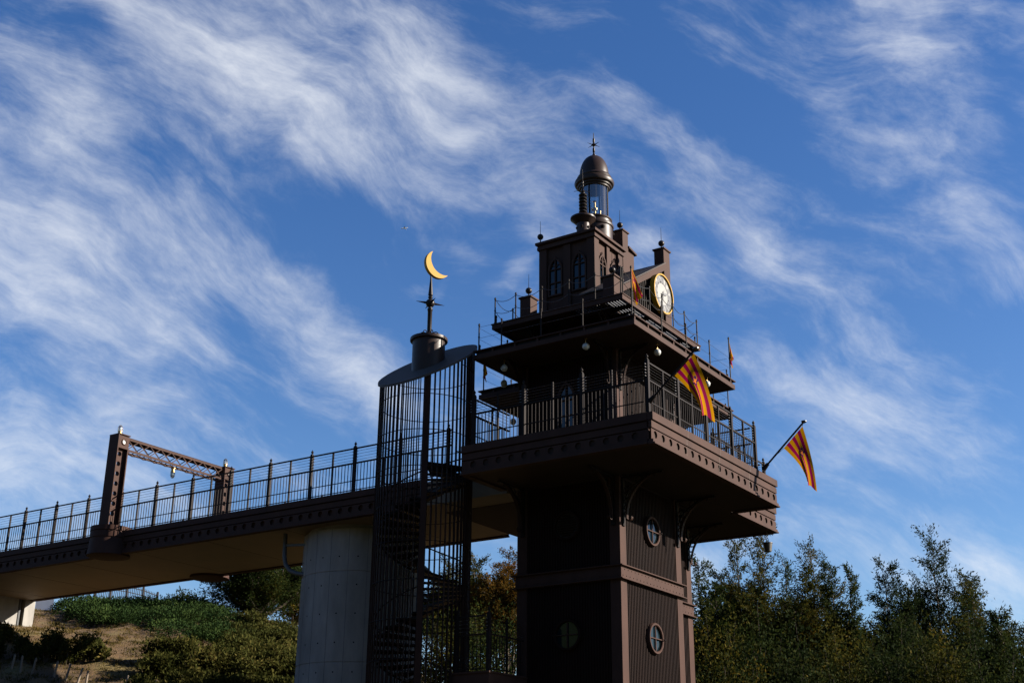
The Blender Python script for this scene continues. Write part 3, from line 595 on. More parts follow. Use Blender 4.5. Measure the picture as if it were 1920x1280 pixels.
# ================================================================== CLOCK
cx, cy, cz, cr = 6.61, 2.84, 20.86, .80
CK = empty('clock', (cx, cy, cz-cr), 'round white clock with roman numerals and gold rim below the shed roof', 'clock')
def disc(mb, r, y0, y1, n=56, r0=None):
    ring = [(math.cos(2*math.pi*k/n), math.sin(2*math.pi*k/n)) for k in range(n)]
    if r0 is None: mb.prism([(cx+r*a, cz+r*b) for a, b in ring], 'y', y0, y1)
    else:
        vs = []
        for rr, y in ((r0, y0), (r, y0), (r, y1), (r0, y1)): vs += [(cx+rr*a, y, cz+rr*b) for a, b in ring]
        mb.add(vs, [(i*n+k, i*n+(k+1) % n, ((i+1) % 4)*n+(k+1) % n, ((i+1) % 4)*n+k) for i in range(4) for k in range(n)])
    return mb
disc(MB(), cr-.02, cy, cy+.14).build('clock_case', DARK, CK)
disc(MB(), cr-.05, cy-.02, cy+.0).build('clock_face', WHITE, CK)
disc(MB(), cr, cy-.09, cy+.10, r0=cr-.05).build('clock_rim', GOLD, CK, True)
disc(MB(), .47, cy-.028, cy-.021, r0=.435).build('chapter_ring', BLACK, CK)
disc(MB(), .735, cy-.028, cy-.021, r0=.715).build('chapter_ring', BLACK, CK)
def text_mesh(s, size):
    cu = bpy.data.curves.new('t', 'FONT'); cu.body = s; cu.size = size; cu.align_x = 'CENTER'; cu.align_y = 'CENTER'; cu.extrude = .004; cu.offset = .024
    ob = bpy.data.objects.new('t', cu); COL.objects.link(ob); dg = bpy.context.evaluated_depsgraph_get(); me = bpy.data.meshes.new_from_object(ob.evaluated_get(dg))
    bpy.data.objects.remove(ob); return me
for k, s in enumerate(('XII', 'I', 'II', 'III', 'IIII', 'V', 'VI', 'VII', 'VIII', 'IX', 'X', 'XI')):
    me = text_mesh(s, .29); me.materials.append(BLACK); a = R_(30*k); r = .585
    w_ = max(v.co.x for v in me.vertices)-min(v.co.x for v in me.vertices); sc_ = min(1.0, .26/w_)
    o = piece('numeral', me, CK, (cx+r*math.sin(a), cy-.026, cz+r*math.cos(a)), (math.pi/2, a, 0)); o.scale = (1.2*sc_, 1.3, 1)
def hand(ang, L_, w_, y, name):
    d = Vector((math.sin(ang), 0, math.cos(ang))); p = Vector((d.z, 0, -d.x)); c = Vector((cx, y, cz))
    pts = [c-d*.14-p*w_*.5, c-d*.14+p*w_*.5, c+d*L_*.6+p*w_, c+d*L_, c+d*L_*.6-p*w_]
    MB().add([tuple(q) for q in pts]+[tuple(q+Vector((0, -.012, 0))) for q in pts], [(0,1,2,3,4), (9,8,7,6,5)]+[(i, i+5, (i+1) % 5+5, (i+1) % 5) for i in range(5)]).build(name, BLACK, CK)
hand(R_(30*2.55), .42, .05, cy-.04, 'hour_hand'); hand(R_(6*32.5), .64, .032, cy-.056, 'minute_hand')
disc(MB(), .05, cy-.075, cy-.03, 16).build('hand_boss', BLACK, CK)

# ================================================================== RAILINGS
POST = MB().box(-.058, .058, -.058, .058, 0, 1.84); POST.box(-.045, .045, -.045, .045, 1.84, 1.88); POST.lathe((0, 0, 0), [(.03, 1.88), (.03, 1.92), (.055, 1.95), (.05, 1.99), (.015, 2.03), (.01, 2.06)], 8)
POST_ME = shared(POST, 'railing_post', DARK)
THIN_ME = shared(MB().box(-.03, .03, -.03, .03, 0, 1.76), 'mid_post', DARK)
BAL_ME = shared(MB().box(-.011, .011, -.011, .011, .06, 1.16), 'baluster', DARK)
BRK_ME = shared(MB().box(-.03, .03, -.10, .03, 0, .05).box(-.02, .02, -.02, .02, .05, .12), 'wire_clamp', DARK)
def railing(label, p0, p1, thick, thin, z, toprail=True, wires=4, group=None, pitch=.145, skip=(), name='railing'):
    p0 = Vector((*p0, z)); p1 = Vector((*p1, z)); d = p1-p0; Lg = d.length; d.normalize(); rz = math.atan2(d.y, d.x)
    r = empty(name, tuple(p0), label, 'railing', group)
    at = lambda s, h: tuple(p0+d*s+Vector((0, 0, h)))
    for s in thick: piece('railing_post', POST_ME, r, at(s, 0), (0, 0, rz))
    for s in thin: piece('mid_post', THIN_ME, r, at(s, 0), (0, 0, rz))
    nb = int(Lg/pitch); occupied = list(thick)+list(thin)
    for k in range(1, nb):
        s = k*Lg/nb
        if any(abs(s-q) < .07 for q in occupied) or any(a < s < b for a, b in skip): continue
        piece('baluster', BAL_ME, r, at(s, 0), (0, 0, rz))
    MB().bar(at(0, 1.18), at(Lg, 1.18), .07, .05).build('handrail', DARK, r)
    for h in (.10, .47): MB().bar(at(0, h), at(Lg, h), .03, .03).build('lower_rail', DARK, r)
    if toprail: MB().bar(at(0, 1.78), at(Lg, 1.78), .05, .05).build('top_rail', DARK, r)
    for k in range(wires):
        h = 1.18+(k+1)*.60/(wires+1); MB().tube([at(0, h), at(Lg, h)], .007, 4).build('tension_wire', WIRE, r)
    ce = MB()
    for s in thick:
        for k in range(wires):
            h = 1.18+(k+1)*.60/(wires+1); q = Vector(at(s, h)); ce.bar(q-d*.16, q+d*.16, .022)
    tag(ce.build('wire_tensioner', WIRE, r), kind='stuff') if thick else None
    return r
DZ = 13.87
fr = [0, 2.1, 4.2, 6.3, 8.35]; railing('dark metal railing along the sunlit clock side of the viewing deck', (.30, .30), (8.65, .30), fr, [1.05, 3.15, 5.25, 7.35], DZ, True, 5)
railing('dark metal railing along the shaded stair side of the viewing deck', (.30, .45), (.30, 7.15), [2.27, 4.55, 6.6], [1.15, 3.4, 5.6], DZ, False, 5)
railing('short dark railing at the notched corner of the viewing deck', (8.65, .45), (8.65, 1.95), [1.5], [.75], DZ, True, 5)
railing('dark railing along the front of the projecting right wing of the deck', (8.8, 2.0), (13.5, 2.0), [2.3, 4.7], [1.15, 3.5], DZ, True, 5)
railing('dark railing along the far right edge of the viewing deck', (13.5, 2.15), (13.5, 10.9), [2.2, 4.4, 6.6, 8.6], [1.1, 3.3, 5.5, 7.6], DZ, True, 5)
railing('dark railing along the rear edge of the deck beside the stair', (.35, 7.15), (2.6, 7.15), [], [1.2], DZ, True, 4)
yp = [14.65+2.28*k for k in range(-2, 20)]
y0b = 9.9
railing('long dark railing on the near side of the footbridge', (2.92, y0b), (2.92, 57), [y-y0b for y in yp if y > y0b], [y+1.14-y0b for y in yp if y0b < y+1.14 < 57], DZ, True, 4, pitch=.163)
railing('long dark railing on the far side of the footbridge', (8.62, 11.3), (8.62, 57), [y-11.3 for y in yp if y > 11.5], [y+1.14-11.3 for y in yp if 11.5 < y+1.14 < 57], DZ, True, 4, pitch=.163)
railing('small dark railing on the low landing beside the spiral stair', (.6, 6.5), (2.62, 6.5), [0], [1.05], 6.42, False, 4)
railing('dark side railing of the low landing facing away from the tower', (.6, 6.65), (.6, 7.75), [1.1], [], 6.42, True, 4)
# wire guard rails on the roofs
def guard(label, pts, z, hs, heights, chain=False, r=.026, group=None):
    g = empty('guard_rail', (pts[0][0], pts[0][1], z), label, 'railing', group)
    for (x, y), h in zip(pts, hs):
        MB().lathe((x, y, z), [(r*1.6, 0), (r*1.6, .05), (r, .07), (r, h*.48), (r*1.35, h*.49), (r*1.35, h*.53), (r, h*.54), (r, h-.1), (r*1.4, h-.09), (r*1.4, h-.03), (r*.6, h)], 8).build('guard_post', DARK, g)
    for i in range(len(pts)-1):
        a, b = pts[i], pts[i+1]
        for h in heights:
            if chain:
                n = 12; L_ = math.hypot(a[0]-b[0], a[1]-b[1]); sag = min(.2, .17*L_/1.1)
                path = [(a[0]+(b[0]-a[0])*t, a[1]+(b[1]-a[1])*t, z+h-4*sag*t*(1-t)) for t in np.linspace(0, 1, n+1)]
                MB().tube(path, .011, 5).build('swag_chain', WIRE, g)
            else: MB().tube([(*a, z+h), (*b, z+h)], .006, 4).build('tension_wire', WIRE, g)
    return g
zr = 17.80
guard('thin wire guard rail on the shaded edge of the middle roof', [(1.3, 7.62), (1.3, 6.63), (1.3, 4.95), (1.3, 3.25), (1.3, 1.32)], zr, [1.08, 1.08, 1.08, 1.08, 1.85], (.5, .93))
guard('thin wire guard rail on the sunlit edge of the middle roof', [(1.42, 1.3), (3.41, 1.3), (5.34, 1.3), (7.3, 1.3), (9.1, 1.3)], zr, [.3, 1.1, 1.1, 1.1, 1.8], (.5, .93))
guard('wire guard rail on the rear end of the middle roof above the stair', [(1.42, 7.66), (3.2, 7.66), (5.0, 7.66)], zr, [.3, 1.08, 1.08], (.5, .93))
guard('wire guard rail along the right end of the middle roof', [(9.1, 1.42), (9.1, 2.6)], zr, [.3, 1.08], (.5, .93))
guard('wire guard rail on the front edge of the lower right wing roof', [(9.4, 2.87), (10.9, 2.87), (12.32, 2.87)], zr-.01, [1.08, 1.08, 1.75], (.5, .93))
guard('wire guard rail on the right edge of the wing roof', [(12.32, 3.0), (12.32, 5.0), (12.32, 7.4), (12.32, 10.0)], zr-.01, [.3, 1.08, 1.08, 1.08], (.5, .93))
guard('wire guard rail at the back corner of the wing roof by the stair', [(5.05, 10.03), (7.0, 10.03), (9.5, 10.03)], zr-.01, [1.75, 1.08, 1.08], (.5, .93))
zu = 19.135
guard('swagged chain rail on the shaded edge of the upper deck', [(2.2, 7.55), (2.2, 6.63), (2.2, 5.49), (2.2, 4.34), (2.2, 3.26), (2.2, 2.22)], zu, [1.08]*6, (.50, .98), True)
guard('swagged chain rail on the clock side of the upper deck', [(2.3, 2.2), (4.31, 2.2), (5.3, 2.2), (6.18, 2.2), (7.14, 2.2), (8.2, 2.2)], zu, [1.08]*6, (.50, .98), True)
guard('swagged chain rail on the far right end of the upper deck', [(8.2, 2.3), (8.2, 3.5), (8.2, 4.8), (8.2, 6.2), (8.2, 7.5)], zu, [.4]+[1.08]*4, (.50, .98), True)
guard('swagged chain rail across the rear end of the upper deck', [(2.3, 7.56), (3.4, 7.56), (4.6, 7.56)], zu, [.4, 1.08, 1.08], (.50, .98), True)

# ================================================================== GLOBE LAMPS
def globe(x, y, z, label, drop=.30, mat_=WHITEG, tear=False):
    g = empty('globe_lamp', (x, y, z), label, 'lamp', 'globe lamps under the roofs')
    MB().lathe((x, y, z), [(.045, 0), (.045, -.03), (.018, -.04), (.018, -drop+.12), (.05, -drop+.115), (.05, -drop+.09)], 10).build('lamp_stem', BRASS, g, True)
    MB().ball((x, y, z-drop), .125, 20, 1.15 if tear else 1).build('lamp_globe', mat_, g, True)
zc_ = ZT-.0
globe(1.80, 6.83, zc_, 'white globe lamp under the middle roof at its stair end')
globe(1.49, 3.25, zc_, 'white globe lamp under the middle roof on the shaded side near the corner')
globe(3.30, 1.44, zc_, 'white globe lamp under the sunlit roof edge behind the large flag pole')
globe(7.24, 1.44, zc_, 'white globe lamp under the sunlit roof edge right of the large flag')
globe(3.0, 7.66, zc_, 'globe lamp hanging against the sky under the rear roof edge', .38, WHITEG, True)
globe(7.17, 10.03, zc_-.012, 'globe lamp under the rear edge of the wing roof', .34, WHITEG, True)

# ================================================================== FLAGS
def flag_mesh(name, fn, parent, nu=30, nv=18):
    V = np.array([fn(u, v) for u in np.linspace(0, 1, nu) for v in np.linspace(0, 1, nv)])
    org = ORG[parent.name]; I = (np.arange(nu-1)[:, None]*nv+np.arange(nv-1)[None]).ravel(); F = np.stack([I, I+nv, I+nv+1, I+1], 1)
    me = npmesh(name, V-np.array(org), F, FLAG); uvl = me.uv_layers.new(name='UVMap')
    uvs = np.array([(u, v) for u in np.linspace(0, 1, nu) for v in np.linspace(0, 1, nv)]); uvl.data.foreach_set('uv', uvs[F.ravel()].astype(np.float32).ravel())
    me.polygons.foreach_set('use_smooth', [True]*len(me.polygons)); o = bpy.data.objects.new(name, me); COL.objects.link(o); o.parent = parent; return o
def pole_flag(base, tip, label, bottom, low, swing, fold):
    base = Vector(base); tip = Vector(tip); d = (tip-base)
    fl = empty('flag', tuple(base), label, 'flag', 'striped flags on the tower')
    MB().tube([base, base+d*.12], [.10, .06], 10).build('pole_socket', DARK, fl); MB().tube([base, tip], .035, 10).build('flag_pole', DARK, fl)
    dn = d.normalized(); MB().lathe((tip.x, tip.y, tip.z), [(.04, -.05), (.10, -.01), (.10, .03), (.03, .05)], 12).build('pole_cap', GREY, fl, True)
    h1 = base+d*.96+Vector((0, 0, -.10)); h0 = base+d*low+Vector((0, 0, -.10)); bt = [Vector(q) for q in bottom]
    MB().tube([base+d*.97, h1], .008, 4).build('halyard', WIRE, fl); MB().tube([h0, base+d*(low-.28)], .008, 4).build('halyard', WIRE, fl)
    def fn(u, v):
        h = h0.lerp(h1, v); q = v*(len(bt)-1); i = min(len(bt)-2, int(q)); e = bt[i].lerp(bt[i+1], q-i)
        mid = Vector((h.x*.06+e.x*.94, h.y*.06+e.y*.94, h.z*.50+e.z*.50))+Vector(swing)*(1-v)
        p = h*(1-u)**2+mid*2*u*(1-u)+e*u*u
        amp = fold*u*(1-u*.3); ph = v*8.5+u*1.5
        return tuple(p+Vector((amp*math.sin(ph)*.6, amp*math.cos(ph*.9+.6), .02*math.sin(ph*2)*u)))
    flag_mesh('flag_cloth', fn, fl)
    return fl
pole_flag((.10, .16, 14.22), (.10, -1.52, 15.67), 'large magenta and yellow striped flag on slanted pole at the near deck corner', ((.30, -1.50, 13.60), (.12, -1.62, 13.50), (.38, -1.66, 13.56), (.72, -1.72, 13.36)), .55, (.0, -.02, -.10), .075)
pole_flag((8.85, .10, 14.08), (8.85, -1.58, 15.62), 'magenta and yellow striped flag on slanted pole at the far right deck corner', ((8.86, -1.50, 13.40), (8.74, -1.60, 13.28), (8.92, -1.66, 13.22), (9.12, -1.72, 13.02)), .50, (0, -.02, -.10), .075)
def post_flag(x, y, z, label, dx, dy, L_=.85):
    fl = empty('flag', (x, y, z-L_), label, 'flag', 'striped flags on the tower')
    def fn(u, v):
        k = .05+.20*u; ph = v*9+u*2.0
        return (x+dx*(.05+.9*u*v*.6+.14*u)+k*.35*math.sin(ph)*u, y+dy*(.05+.9*u*v*.6+.14*u)+k*.35*math.cos(ph)*u, z-.50*(1-v)-L_*u*.85+.25*u*u*0)
    flag_mesh('flag_cloth', fn, fl, 16, 14)
post_flag(1.3, 1.32, 19.58, 'small striped flag hanging from the near corner post beside the clock', .62, -.20, 1.0)
post_flag(9.1, 1.3, 19.50, 'small limp striped flag on the right corner post of the middle roof', .12, -.08, .8)
post_flag(5.05, 10.03, 19.35, 'small limp dark flag on the rear roof post behind the spiral stair', .10, -.06, .8)
# bucket
BK = empty('bucket', (13.42, 2.0, 12.05), 'small metal bucket hanging on a rope below the right wing of the deck', 'bucket')
MB().lathe((13.42, 2.0, 12.05), [(.12, 0), (.135, .01), (.185, .33), (.20, .34), (.20, .36), (.17, .345), (.12, .02)], 20).build('bucket_body', BUCKET, BK, True)
MB().tube([(13.42-.18, 2.0, 12.39), (13.42-.06, 2.0, 12.58), (13.42, 2.0, 12.62), (13.42+.06, 2.0, 12.58), (13.42+.18, 2.0, 12.39)], .012, 5).build('bucket_handle', DARK, BK)
MB().tube([(13.42, 2.0, 12.62), (13.42, 2.0, 12.89)], .012, 5).build('rope', WOODS, BK)

# ================================================================== FOOTBRIDGE
B = empty('footbridge', (5.8, 30, 12.8), 'long level footbridge with concrete underside and brown pierced girder edge', 'bridge')
MB().box(2.96, 8.64, 7.45, 60, 12.90, 13.80).build('deck_slab', CONC_D, B)
fascia(B, (2.76, 60), (2.76, 11.2), (-1, 0))
fascia(B, (8.84, 11.3), (8.84, 60), (1, 0))
def pod(x, y):
    MB().lathe((x, y, 0), [(.86, 12.78), (.93, 12.80), (.90, 13.1), (.86, 13.45), (.86, 13.55), (.89, 13.56), (.89, 13.80), (.86, 13.81), (.86, 13.84), (.90, 13.86), (.90, 14.06), (.80, 14.08)], 44).build('pod', BROWN, B, True)
pod(2.78, 28.6); pod(8.84, 28.6)
for y in np.arange(14, 58, 4.4): MB().box(2.97, 8.63, y-.012, y+.012, 12.896, 12.90).build('soffit_joint', DARK, B)
# gantry across the bridge
G = empty('gantry', (5.8, 28.6, 14.0), 'brown lattice portal gantry with caged lamps standing across the footbridge', 'gantry')
def gpost(x):
    x0, x1, y0, y1 = x-.31, x+.31, 28.26, 28.90
    p = MB().box(x0, x0+.05, y0, y1, 14.0, 18.30).build('gantry_post', BROWN, G)
    MB().box(x1-.05, x1, y0, y1, 14.0, 17.68).build('post_flange', BROWN, p)
    # web with holes
    wb = MB(); yy = y0+.20; N = 14; pit = .46; r = .11; w2 = .26
    for k in range(8):
        zc = 14.23+k*pit; sq = [(math.cos(2*math.pi*(i+.5)/N), math.sin(2*math.pi*(i+.5)/N)) for i in range(N)]
        inn = [(r*a, r*b) for a, b in sq]; out = [(a*min(w2/abs(a), (pit/2)/abs(b)), b*min(w2/abs(a), (pit/2)/abs(b))) for a, b in sq]
        wb.add([(x+a, yy, zc+b) for a, b in inn]+[(x+a, yy, zc+b) for a, b in out]+[(x+a, yy+.03, zc+b) for a, b in inn], [(i, (i+1) % N, N+(i+1) % N, N+i) for i in range(N)]+[(2*N+i, 2*N+(i+1) % N, (i+1) % N, i) for i in range(N)])
        for i in range(N):
            j = (i+1) % N; a, b = out[i], out[j]
            if (abs(abs(a[0])-w2) < 1e-6) != (abs(abs(b[0])-w2) < 1e-6):
                wb.add([(x+a[0], yy, zc+a[1]), (x+b[0], yy, zc+b[1]), (x+math.copysign(w2, a[0]+b[0]), yy, zc+math.copysign(pit/2, a[1]+b[1]))], [(0,1,2)])
    wb.build('post_web', BROWN, p)
    MB().box(x0+.05, x1, y0+.02, y1-.02, 17.68, 18.26).build('post_head', BROWN, p)
    ring = [(math.cos(t), math.sin(t)) for t in np.linspace(0, 2*math.pi, 20, endpoint=False)]
    mb = MB(); vs = []
    for rr, y in ((.10, y0+.01), (.10, y0-.02), (.14, y0-.02), (.14, y0+.02)): vs += [(x+.03+rr*a, y, 17.98+rr*b) for a, b in ring]
    mb.add(vs, [(i*20+k, i*20+(k+1) % 20, (i+1)*20+(k+1) % 20, (i+1)*20+k) for i in range(3) for k in range(20)]).build('head_ring', BROWN, p)
    MB().prism([(x+.03+.1*a, 17.98+.1*b) for a, b in ring], 'y', y0+.012, y0+.018).build('head_hole', BLACK, p)
    MB().box(x0, x1+.03, y0-.02, y1+.02, 18.26 if False else 18.30, 18.34).build('post_cap', BROWN, p)
gpost(2.60); gpost(9.20)
xa, xb = 2.91, 8.89
for z in (17.70, 18.22):
    for y in (28.42, 28.86):
        MB().box(xa, xb, y-.02, y+.02, z-.05, z+.05).build('girder_chord', BROWN, G)
    MB().box(xa, xb, 28.40, 28.88, z+(-.075 if z < 18 else .062), z+(-.062 if z < 18 else .075)).build('girder_plate', BROWN, G) if z > 18 else None
nl = 9; st_ = (xb-xa)/nl
for y in (28.40, 28.88):
    for k in range(nl):
        x0 = xa+k*st_; e = .02 if k % 2 else 0
        MB().bar((x0, y+e*.4, 17.70), (x0+st_, y+e*.4, 18.22), .036, .016, (0, 1, 0)).build('lattice_bar', BROWN, G)
        MB().bar((x0+st_, y+.017+e*.4, 17.70), (x0, y+.017+e*.4, 18.22), .036, .016, (0, 1, 0)).build('lattice_bar', BROWN, G)
for k in range(nl):
    x0 = xa+k*st_; MB().bar((x0, 28.44, 17.63), (x0+st_, 28.84, 17.63), .045, .014).build('lattice_bar', BROWN, G); MB().bar((x0, 28.84, 17.615), (x0+st_, 28.44, 17.615), .045, .014).build('lattice_bar', BROWN, G)
def caged_lamp(x, y, z, s, label):
    L_ = empty('caged_lamp', (x, y, z), label, 'lamp', 'caged lamps on the gantry')
    f = lambda h: z+s*h
    MB().lathe((x, y, 0), [(.12, f(0)), (.12, f(.04)), (.09, f(.06)), (.09, f(.16)), (.105, f(.17)), (.105, f(.22)), (.08, f(.23))], 16).build('lamp_base', BRASS, L_, True)
    MB().lathe((x, y, 0), [(.075, f(.22)), (.08, f(.36)), (.065, f(.43)), (.02, f(.47))], 16).build('lamp_glass', CLEAR, L_, True)
    MB().lathe((x, y, 0), [(.03, f(.22)), (.035, f(.30)), (.02, f(.36))], 10).build('lamp_bulb', WHITEG, L_, True)
    for k in range(4):
        a = math.pi*k/4; c, s_ = math.cos(a), math.sin(a)
        MB().tube([(x+r*c, y+r*s_, f(h)) for r, h in ((-.10, .20), (-.105, .38), (-.06, .48), (0, .51), (.06, .48), (.105, .38), (.10, .20))], .007, 5).build('cage_wire', GREY, L_)
    for h in (.29, .38): MB().tube([(x+.105*math.cos(t), y+.105*math.sin(t), f(h)) for t in np.linspace(0, 2*math.pi, 14, endpoint=False)], .007, 5, closed=True).build('cage_wire', GREY, L_)
caged_lamp(2.62, 28.64, 18.34, 1, 'caged glass lamp standing on the near gantry post')
caged_lamp(9.22, 28.64, 18.34, 1, 'caged glass lamp standing on the far gantry post')
caged_lamp(5.95, 28.64, 17.60, -1, 'caged glass lamp hanging upside down under the gantry girder')
# piers
PY, PRR = 16.5, 2.38
PR = empty('bridge_pier', (5.8, PY, 0), 'round grey concrete pier under the footbridge behind the spiral stair', 'pier')
MB().lathe((5.8, PY, 0), [(PRR, -.3), (PRR, 7.55), (PRR-.02, 7.56), (PRR-.02, 7.585), (PRR, 7.595), (PRR, 11.0), (PRR-.02, 11.01), (PRR-.02, 11.035), (PRR, 11.045), (PRR, 12.72), (PRR-.17, 12.74), (PRR-.17, 12.91)], 80).build('pier_column', CONC, PR, True)
for a in (238, 254): MB().tube([(5.8+(PRR+.03)*math.cos(R_(a)), PY+(PRR+.03)*math.sin(R_(a)), 0), (5.8+(PRR+.03)*math.cos(R_(a)), PY+(PRR+.03)*math.sin(R_(a)), 12.3)], .035, 8).build('conduit', PVC, PR)
sm = shared(MB().box(-.004, .004, -.006, .006, 0, 12.7), 'formwork_seam', PVC); th = shared(MB().lathe((0, 0, 0), [(.03, -.006), (.03, .004)], 10), 'tie_hole', DARK)
for k in range(12):
    a = R_(100+18*k); piece('formwork_seam', sm, PR, (5.8+PRR*math.cos(a), PY+PRR*math.sin(a), 0), (0, 0, a))
    for z in (6.1, 7.2, 8.3, 9.4, 10.5, 11.6):
        a2 = a+R_(9); piece('tie_hole', th, PR, (5.8+PRR*math.cos(a2), PY+PRR*math.sin(a2), z), (0, math.pi/2, a2))
AB = empty('bridge_abutment', (6, 43, 11), 'pale concrete abutment wall where the footbridge meets the hillside', 'pier')
MB().box(3.2, 8.05, 42, 44, 8.5, 12.91).build('abutment_wall', CONC, AB); MB().box(8.38, 9.0, 41.9, 44, 8.5, 12.91).build('abutment_wing', CONC, AB); MB().box(8.05, 8.38, 42.3, 44, 8.5, 12.91).build('abutment_recess', CONC, AB)
MB().tube([(8.22, 42.15, 12.9), (8.22, 42.15, 10.5)], .09, 10).build('drain_pipe', PVC, AB)
DP = empty('drain_pipe', (3.8, 18.9, 12.9), 'curved grey drain pipe from the bridge underside into the round pier', 'pipe')
pth = [(3.8, 18.94, 12.92), (3.8, 18.92, 12.4), (3.8, 18.90, 11.95), (3.8, 18.80, 11.62), (3.8, 18.55, 11.36), (3.82, 18.2, 11.22), (3.9, 17.7, 11.12)]
MB().tube(pth, .09, 12).build('pipe_bend', PVC, DP, True); MB().bar((3.8, 18.85, 12.42), (3.9, 17.7, 12.34), .06, .10).build('pipe_bracket', PVC, DP)

# ================================================================== SPIRAL STAIR IN ITS CAGE
sxc, syc, SR = .77, 9.50, 1.65
ST = empty('spiral_staircase', (sxc, syc, 0), 'dark spiral staircase inside a tall round cage of vertical bars with slanted roof', 'staircase')
roofz = lambda x: 17.42+.70*(x-sxc)
def cyl_bar(a, w, t, name, zb=.1):
    c, s = math.cos(a), math.sin(a); x, y = sxc+SR*c, syc+SR*s; d = Vector((c, s, 0)); e = Vector((-s, c, 0)); p = Vector((x, y, 0))
    cs = [p+d*(i*t/2)+e*(j*w/2) for i, j in ((-1,-1),(1,-1),(1,1),(-1,1))]
    MB().add([(q.x, q.y, zb) for q in cs]+[(q.x, q.y, roofz(q.x)-.02) for q in cs], [(3,2,1,0),(4,5,6,7),(0,1,5,4),(1,2,6,5),(2,3,7,6),(3,0,4,7)]).build(name, mat_bracket, ST)
thick_a = [R_(v) for v in (128, -52, 218, 38)]
for k in range(56):
    a = 2*math.pi*k/56+.03
    if any(abs((a-t+math.pi) % (2*math.pi)-math.pi) < .075 for t in thick_a): continue
    cyl_bar(a, .036, .045, 'cage_bar')
for a in thick_a: cyl_bar(a, .20, .12, 'cage_post')
for k in range(14):
    z = .35+k*1.29
    n = 48; pts = []
    for i in range(n):
        a = 2*math.pi*i/n; x = sxc+(SR+.03)*math.cos(a)
        pts.append((x, syc+(SR+.03)*math.sin(a), z))
    if z > 15.6:
        run = [p for p in pts if z < roofz(p[0])-.06]
        if len(run) < 4: continue
        run.sort(key=lambda p: math.atan2(p[1]-syc, p[0]-sxc)); MB().tube(run, .016, 5).build('cage_hoop', DARK, ST)
    else: MB().tube(pts, .016, 5, closed=True).build('cage_hoop', DARK, ST)
MB().tube([(sxc, syc, 0), (sxc, syc, 17.4)], .13, 16).build('centre_column', DARK, ST, True)
tr = MB().prism([(.12, -.06), (1.55, -.34), (1.60, 0.0), (1.55, .34), (.12, .06)], 'z', 0, .045); tr.prism([(.12, -.07), (1.55, -.345), (1.55, -.315), (.12, -.04)], 'z', -.045, 0); TR = shared(tr, 'tread', DARK)
nst = 64; ris = 13.6/nst
for k in range(nst): piece('tread', TR, ST, (sxc, syc, .2+k*ris), (0, 0, R_(200)+k*R_(19.5)))
MB().tube([(sxc+1.5*math.cos(R_(200)+k*R_(19.5)), syc+1.5*math.sin(R_(200)+k*R_(19.5)), .2+k*ris+.95) for k in range(nst)], .025, 6).build('handrail', DARK, ST)
MB().tube([(sxc+1.56*math.cos(R_(200)+k*R_(19.5)), syc+1.56*math.sin(R_(200)+k*R_(19.5)), .15+k*ris) for k in range(nst)], .035, 5).build('stringer', DARK, ST)
MB().prism([(sxc, syc), (sxc+1.55, syc-.9), (sxc+1.6, syc), (sxc+1.55, syc+.9)], 'z', 13.78, 13.86).build('top_landing', DARK, ST)
# slanted roof disc, drum, pole, ball and crescent
n = 64; RR = SR+.14
top = [(sxc+RR*math.cos(2*math.pi*k/n), syc+RR*math.sin(2*math.pi*k/n)) for k in range(n)]
rf = MB().add([(x, y, roofz(x)) for x, y in top]+[(x, y, roofz(x)+.09) for x, y in top], [tuple(range(n-1, -1, -1)), tuple(range(n, 2*n))]+[(k, (k+1) % n, n+(k+1) % n, n+k) for k in range(n)]).build('cage_roof', ROOFM, ST)
drm = MB(); m_ = 40; ringp = [(math.cos(2*math.pi*k/m_), math.sin(2*math.pi*k/m_)) for k in range(m_)]; vs = []
for r, f_ in ((.60, None), (.60, 18.36), (.69, 18.38), (.70, 18.43), (.69, 18.49), (.60, 18.51), (.56, 18.47), (.05, 18.47)):
    vs += [(sxc+r*a, syc+r*b, (roofz(sxc+r*a)+.05) if f_ is None else f_) for a, b in ringp]
drm.add(vs, [(i*m_+k, i*m_+(k+1) % m_, (i+1)*m_+(k+1) % m_, (i+1)*m_+k) for i in range(7) for k in range(m_)]); drm.build('roof_drum', GLOSS, rf, True)
pole = lat('finial_pole', [(.085, 18.45), (.085, 19.60), (.10, 19.62), (.10, 19.70), (.06, 19.74), (.06, 20.1), (.09, 20.14), (.09, 20.17), (.05, 20.2), (.09, 20.24), (.085, 20.3), (.04, 20.85), (.03, 21.08)], DARK, ST, (sxc, syc, 0), 16)
MB().ball((sxc, syc, 19.92), .172, 22).build('star_ball', GLOSSD, pole, True)
for k in range(4):
    a = R_(45+90*k+12); c, s = math.cos(a), math.sin(a)
    MB().tube([(sxc+.13*c, syc+.13*s, 19.92), (sxc+.56*c, syc+.56*s, 19.92)], [.05, .004], 6).build('star_point', DARK, pole)
for k in range(6):
    a = R_(60*k); c, s = math.cos(a), math.sin(a)
    MB().tube([(sxc+(.08+.15-.15*math.cos(t))*c, syc+(.08+.15-.15*math.cos(t))*s, 18.47+.30*math.sin(t)**.8) for t in np.linspace(.02, math.pi-.02, 12)], .018, 6).build('scroll_loop', DARK, pole)
cres = []; Rc = .55
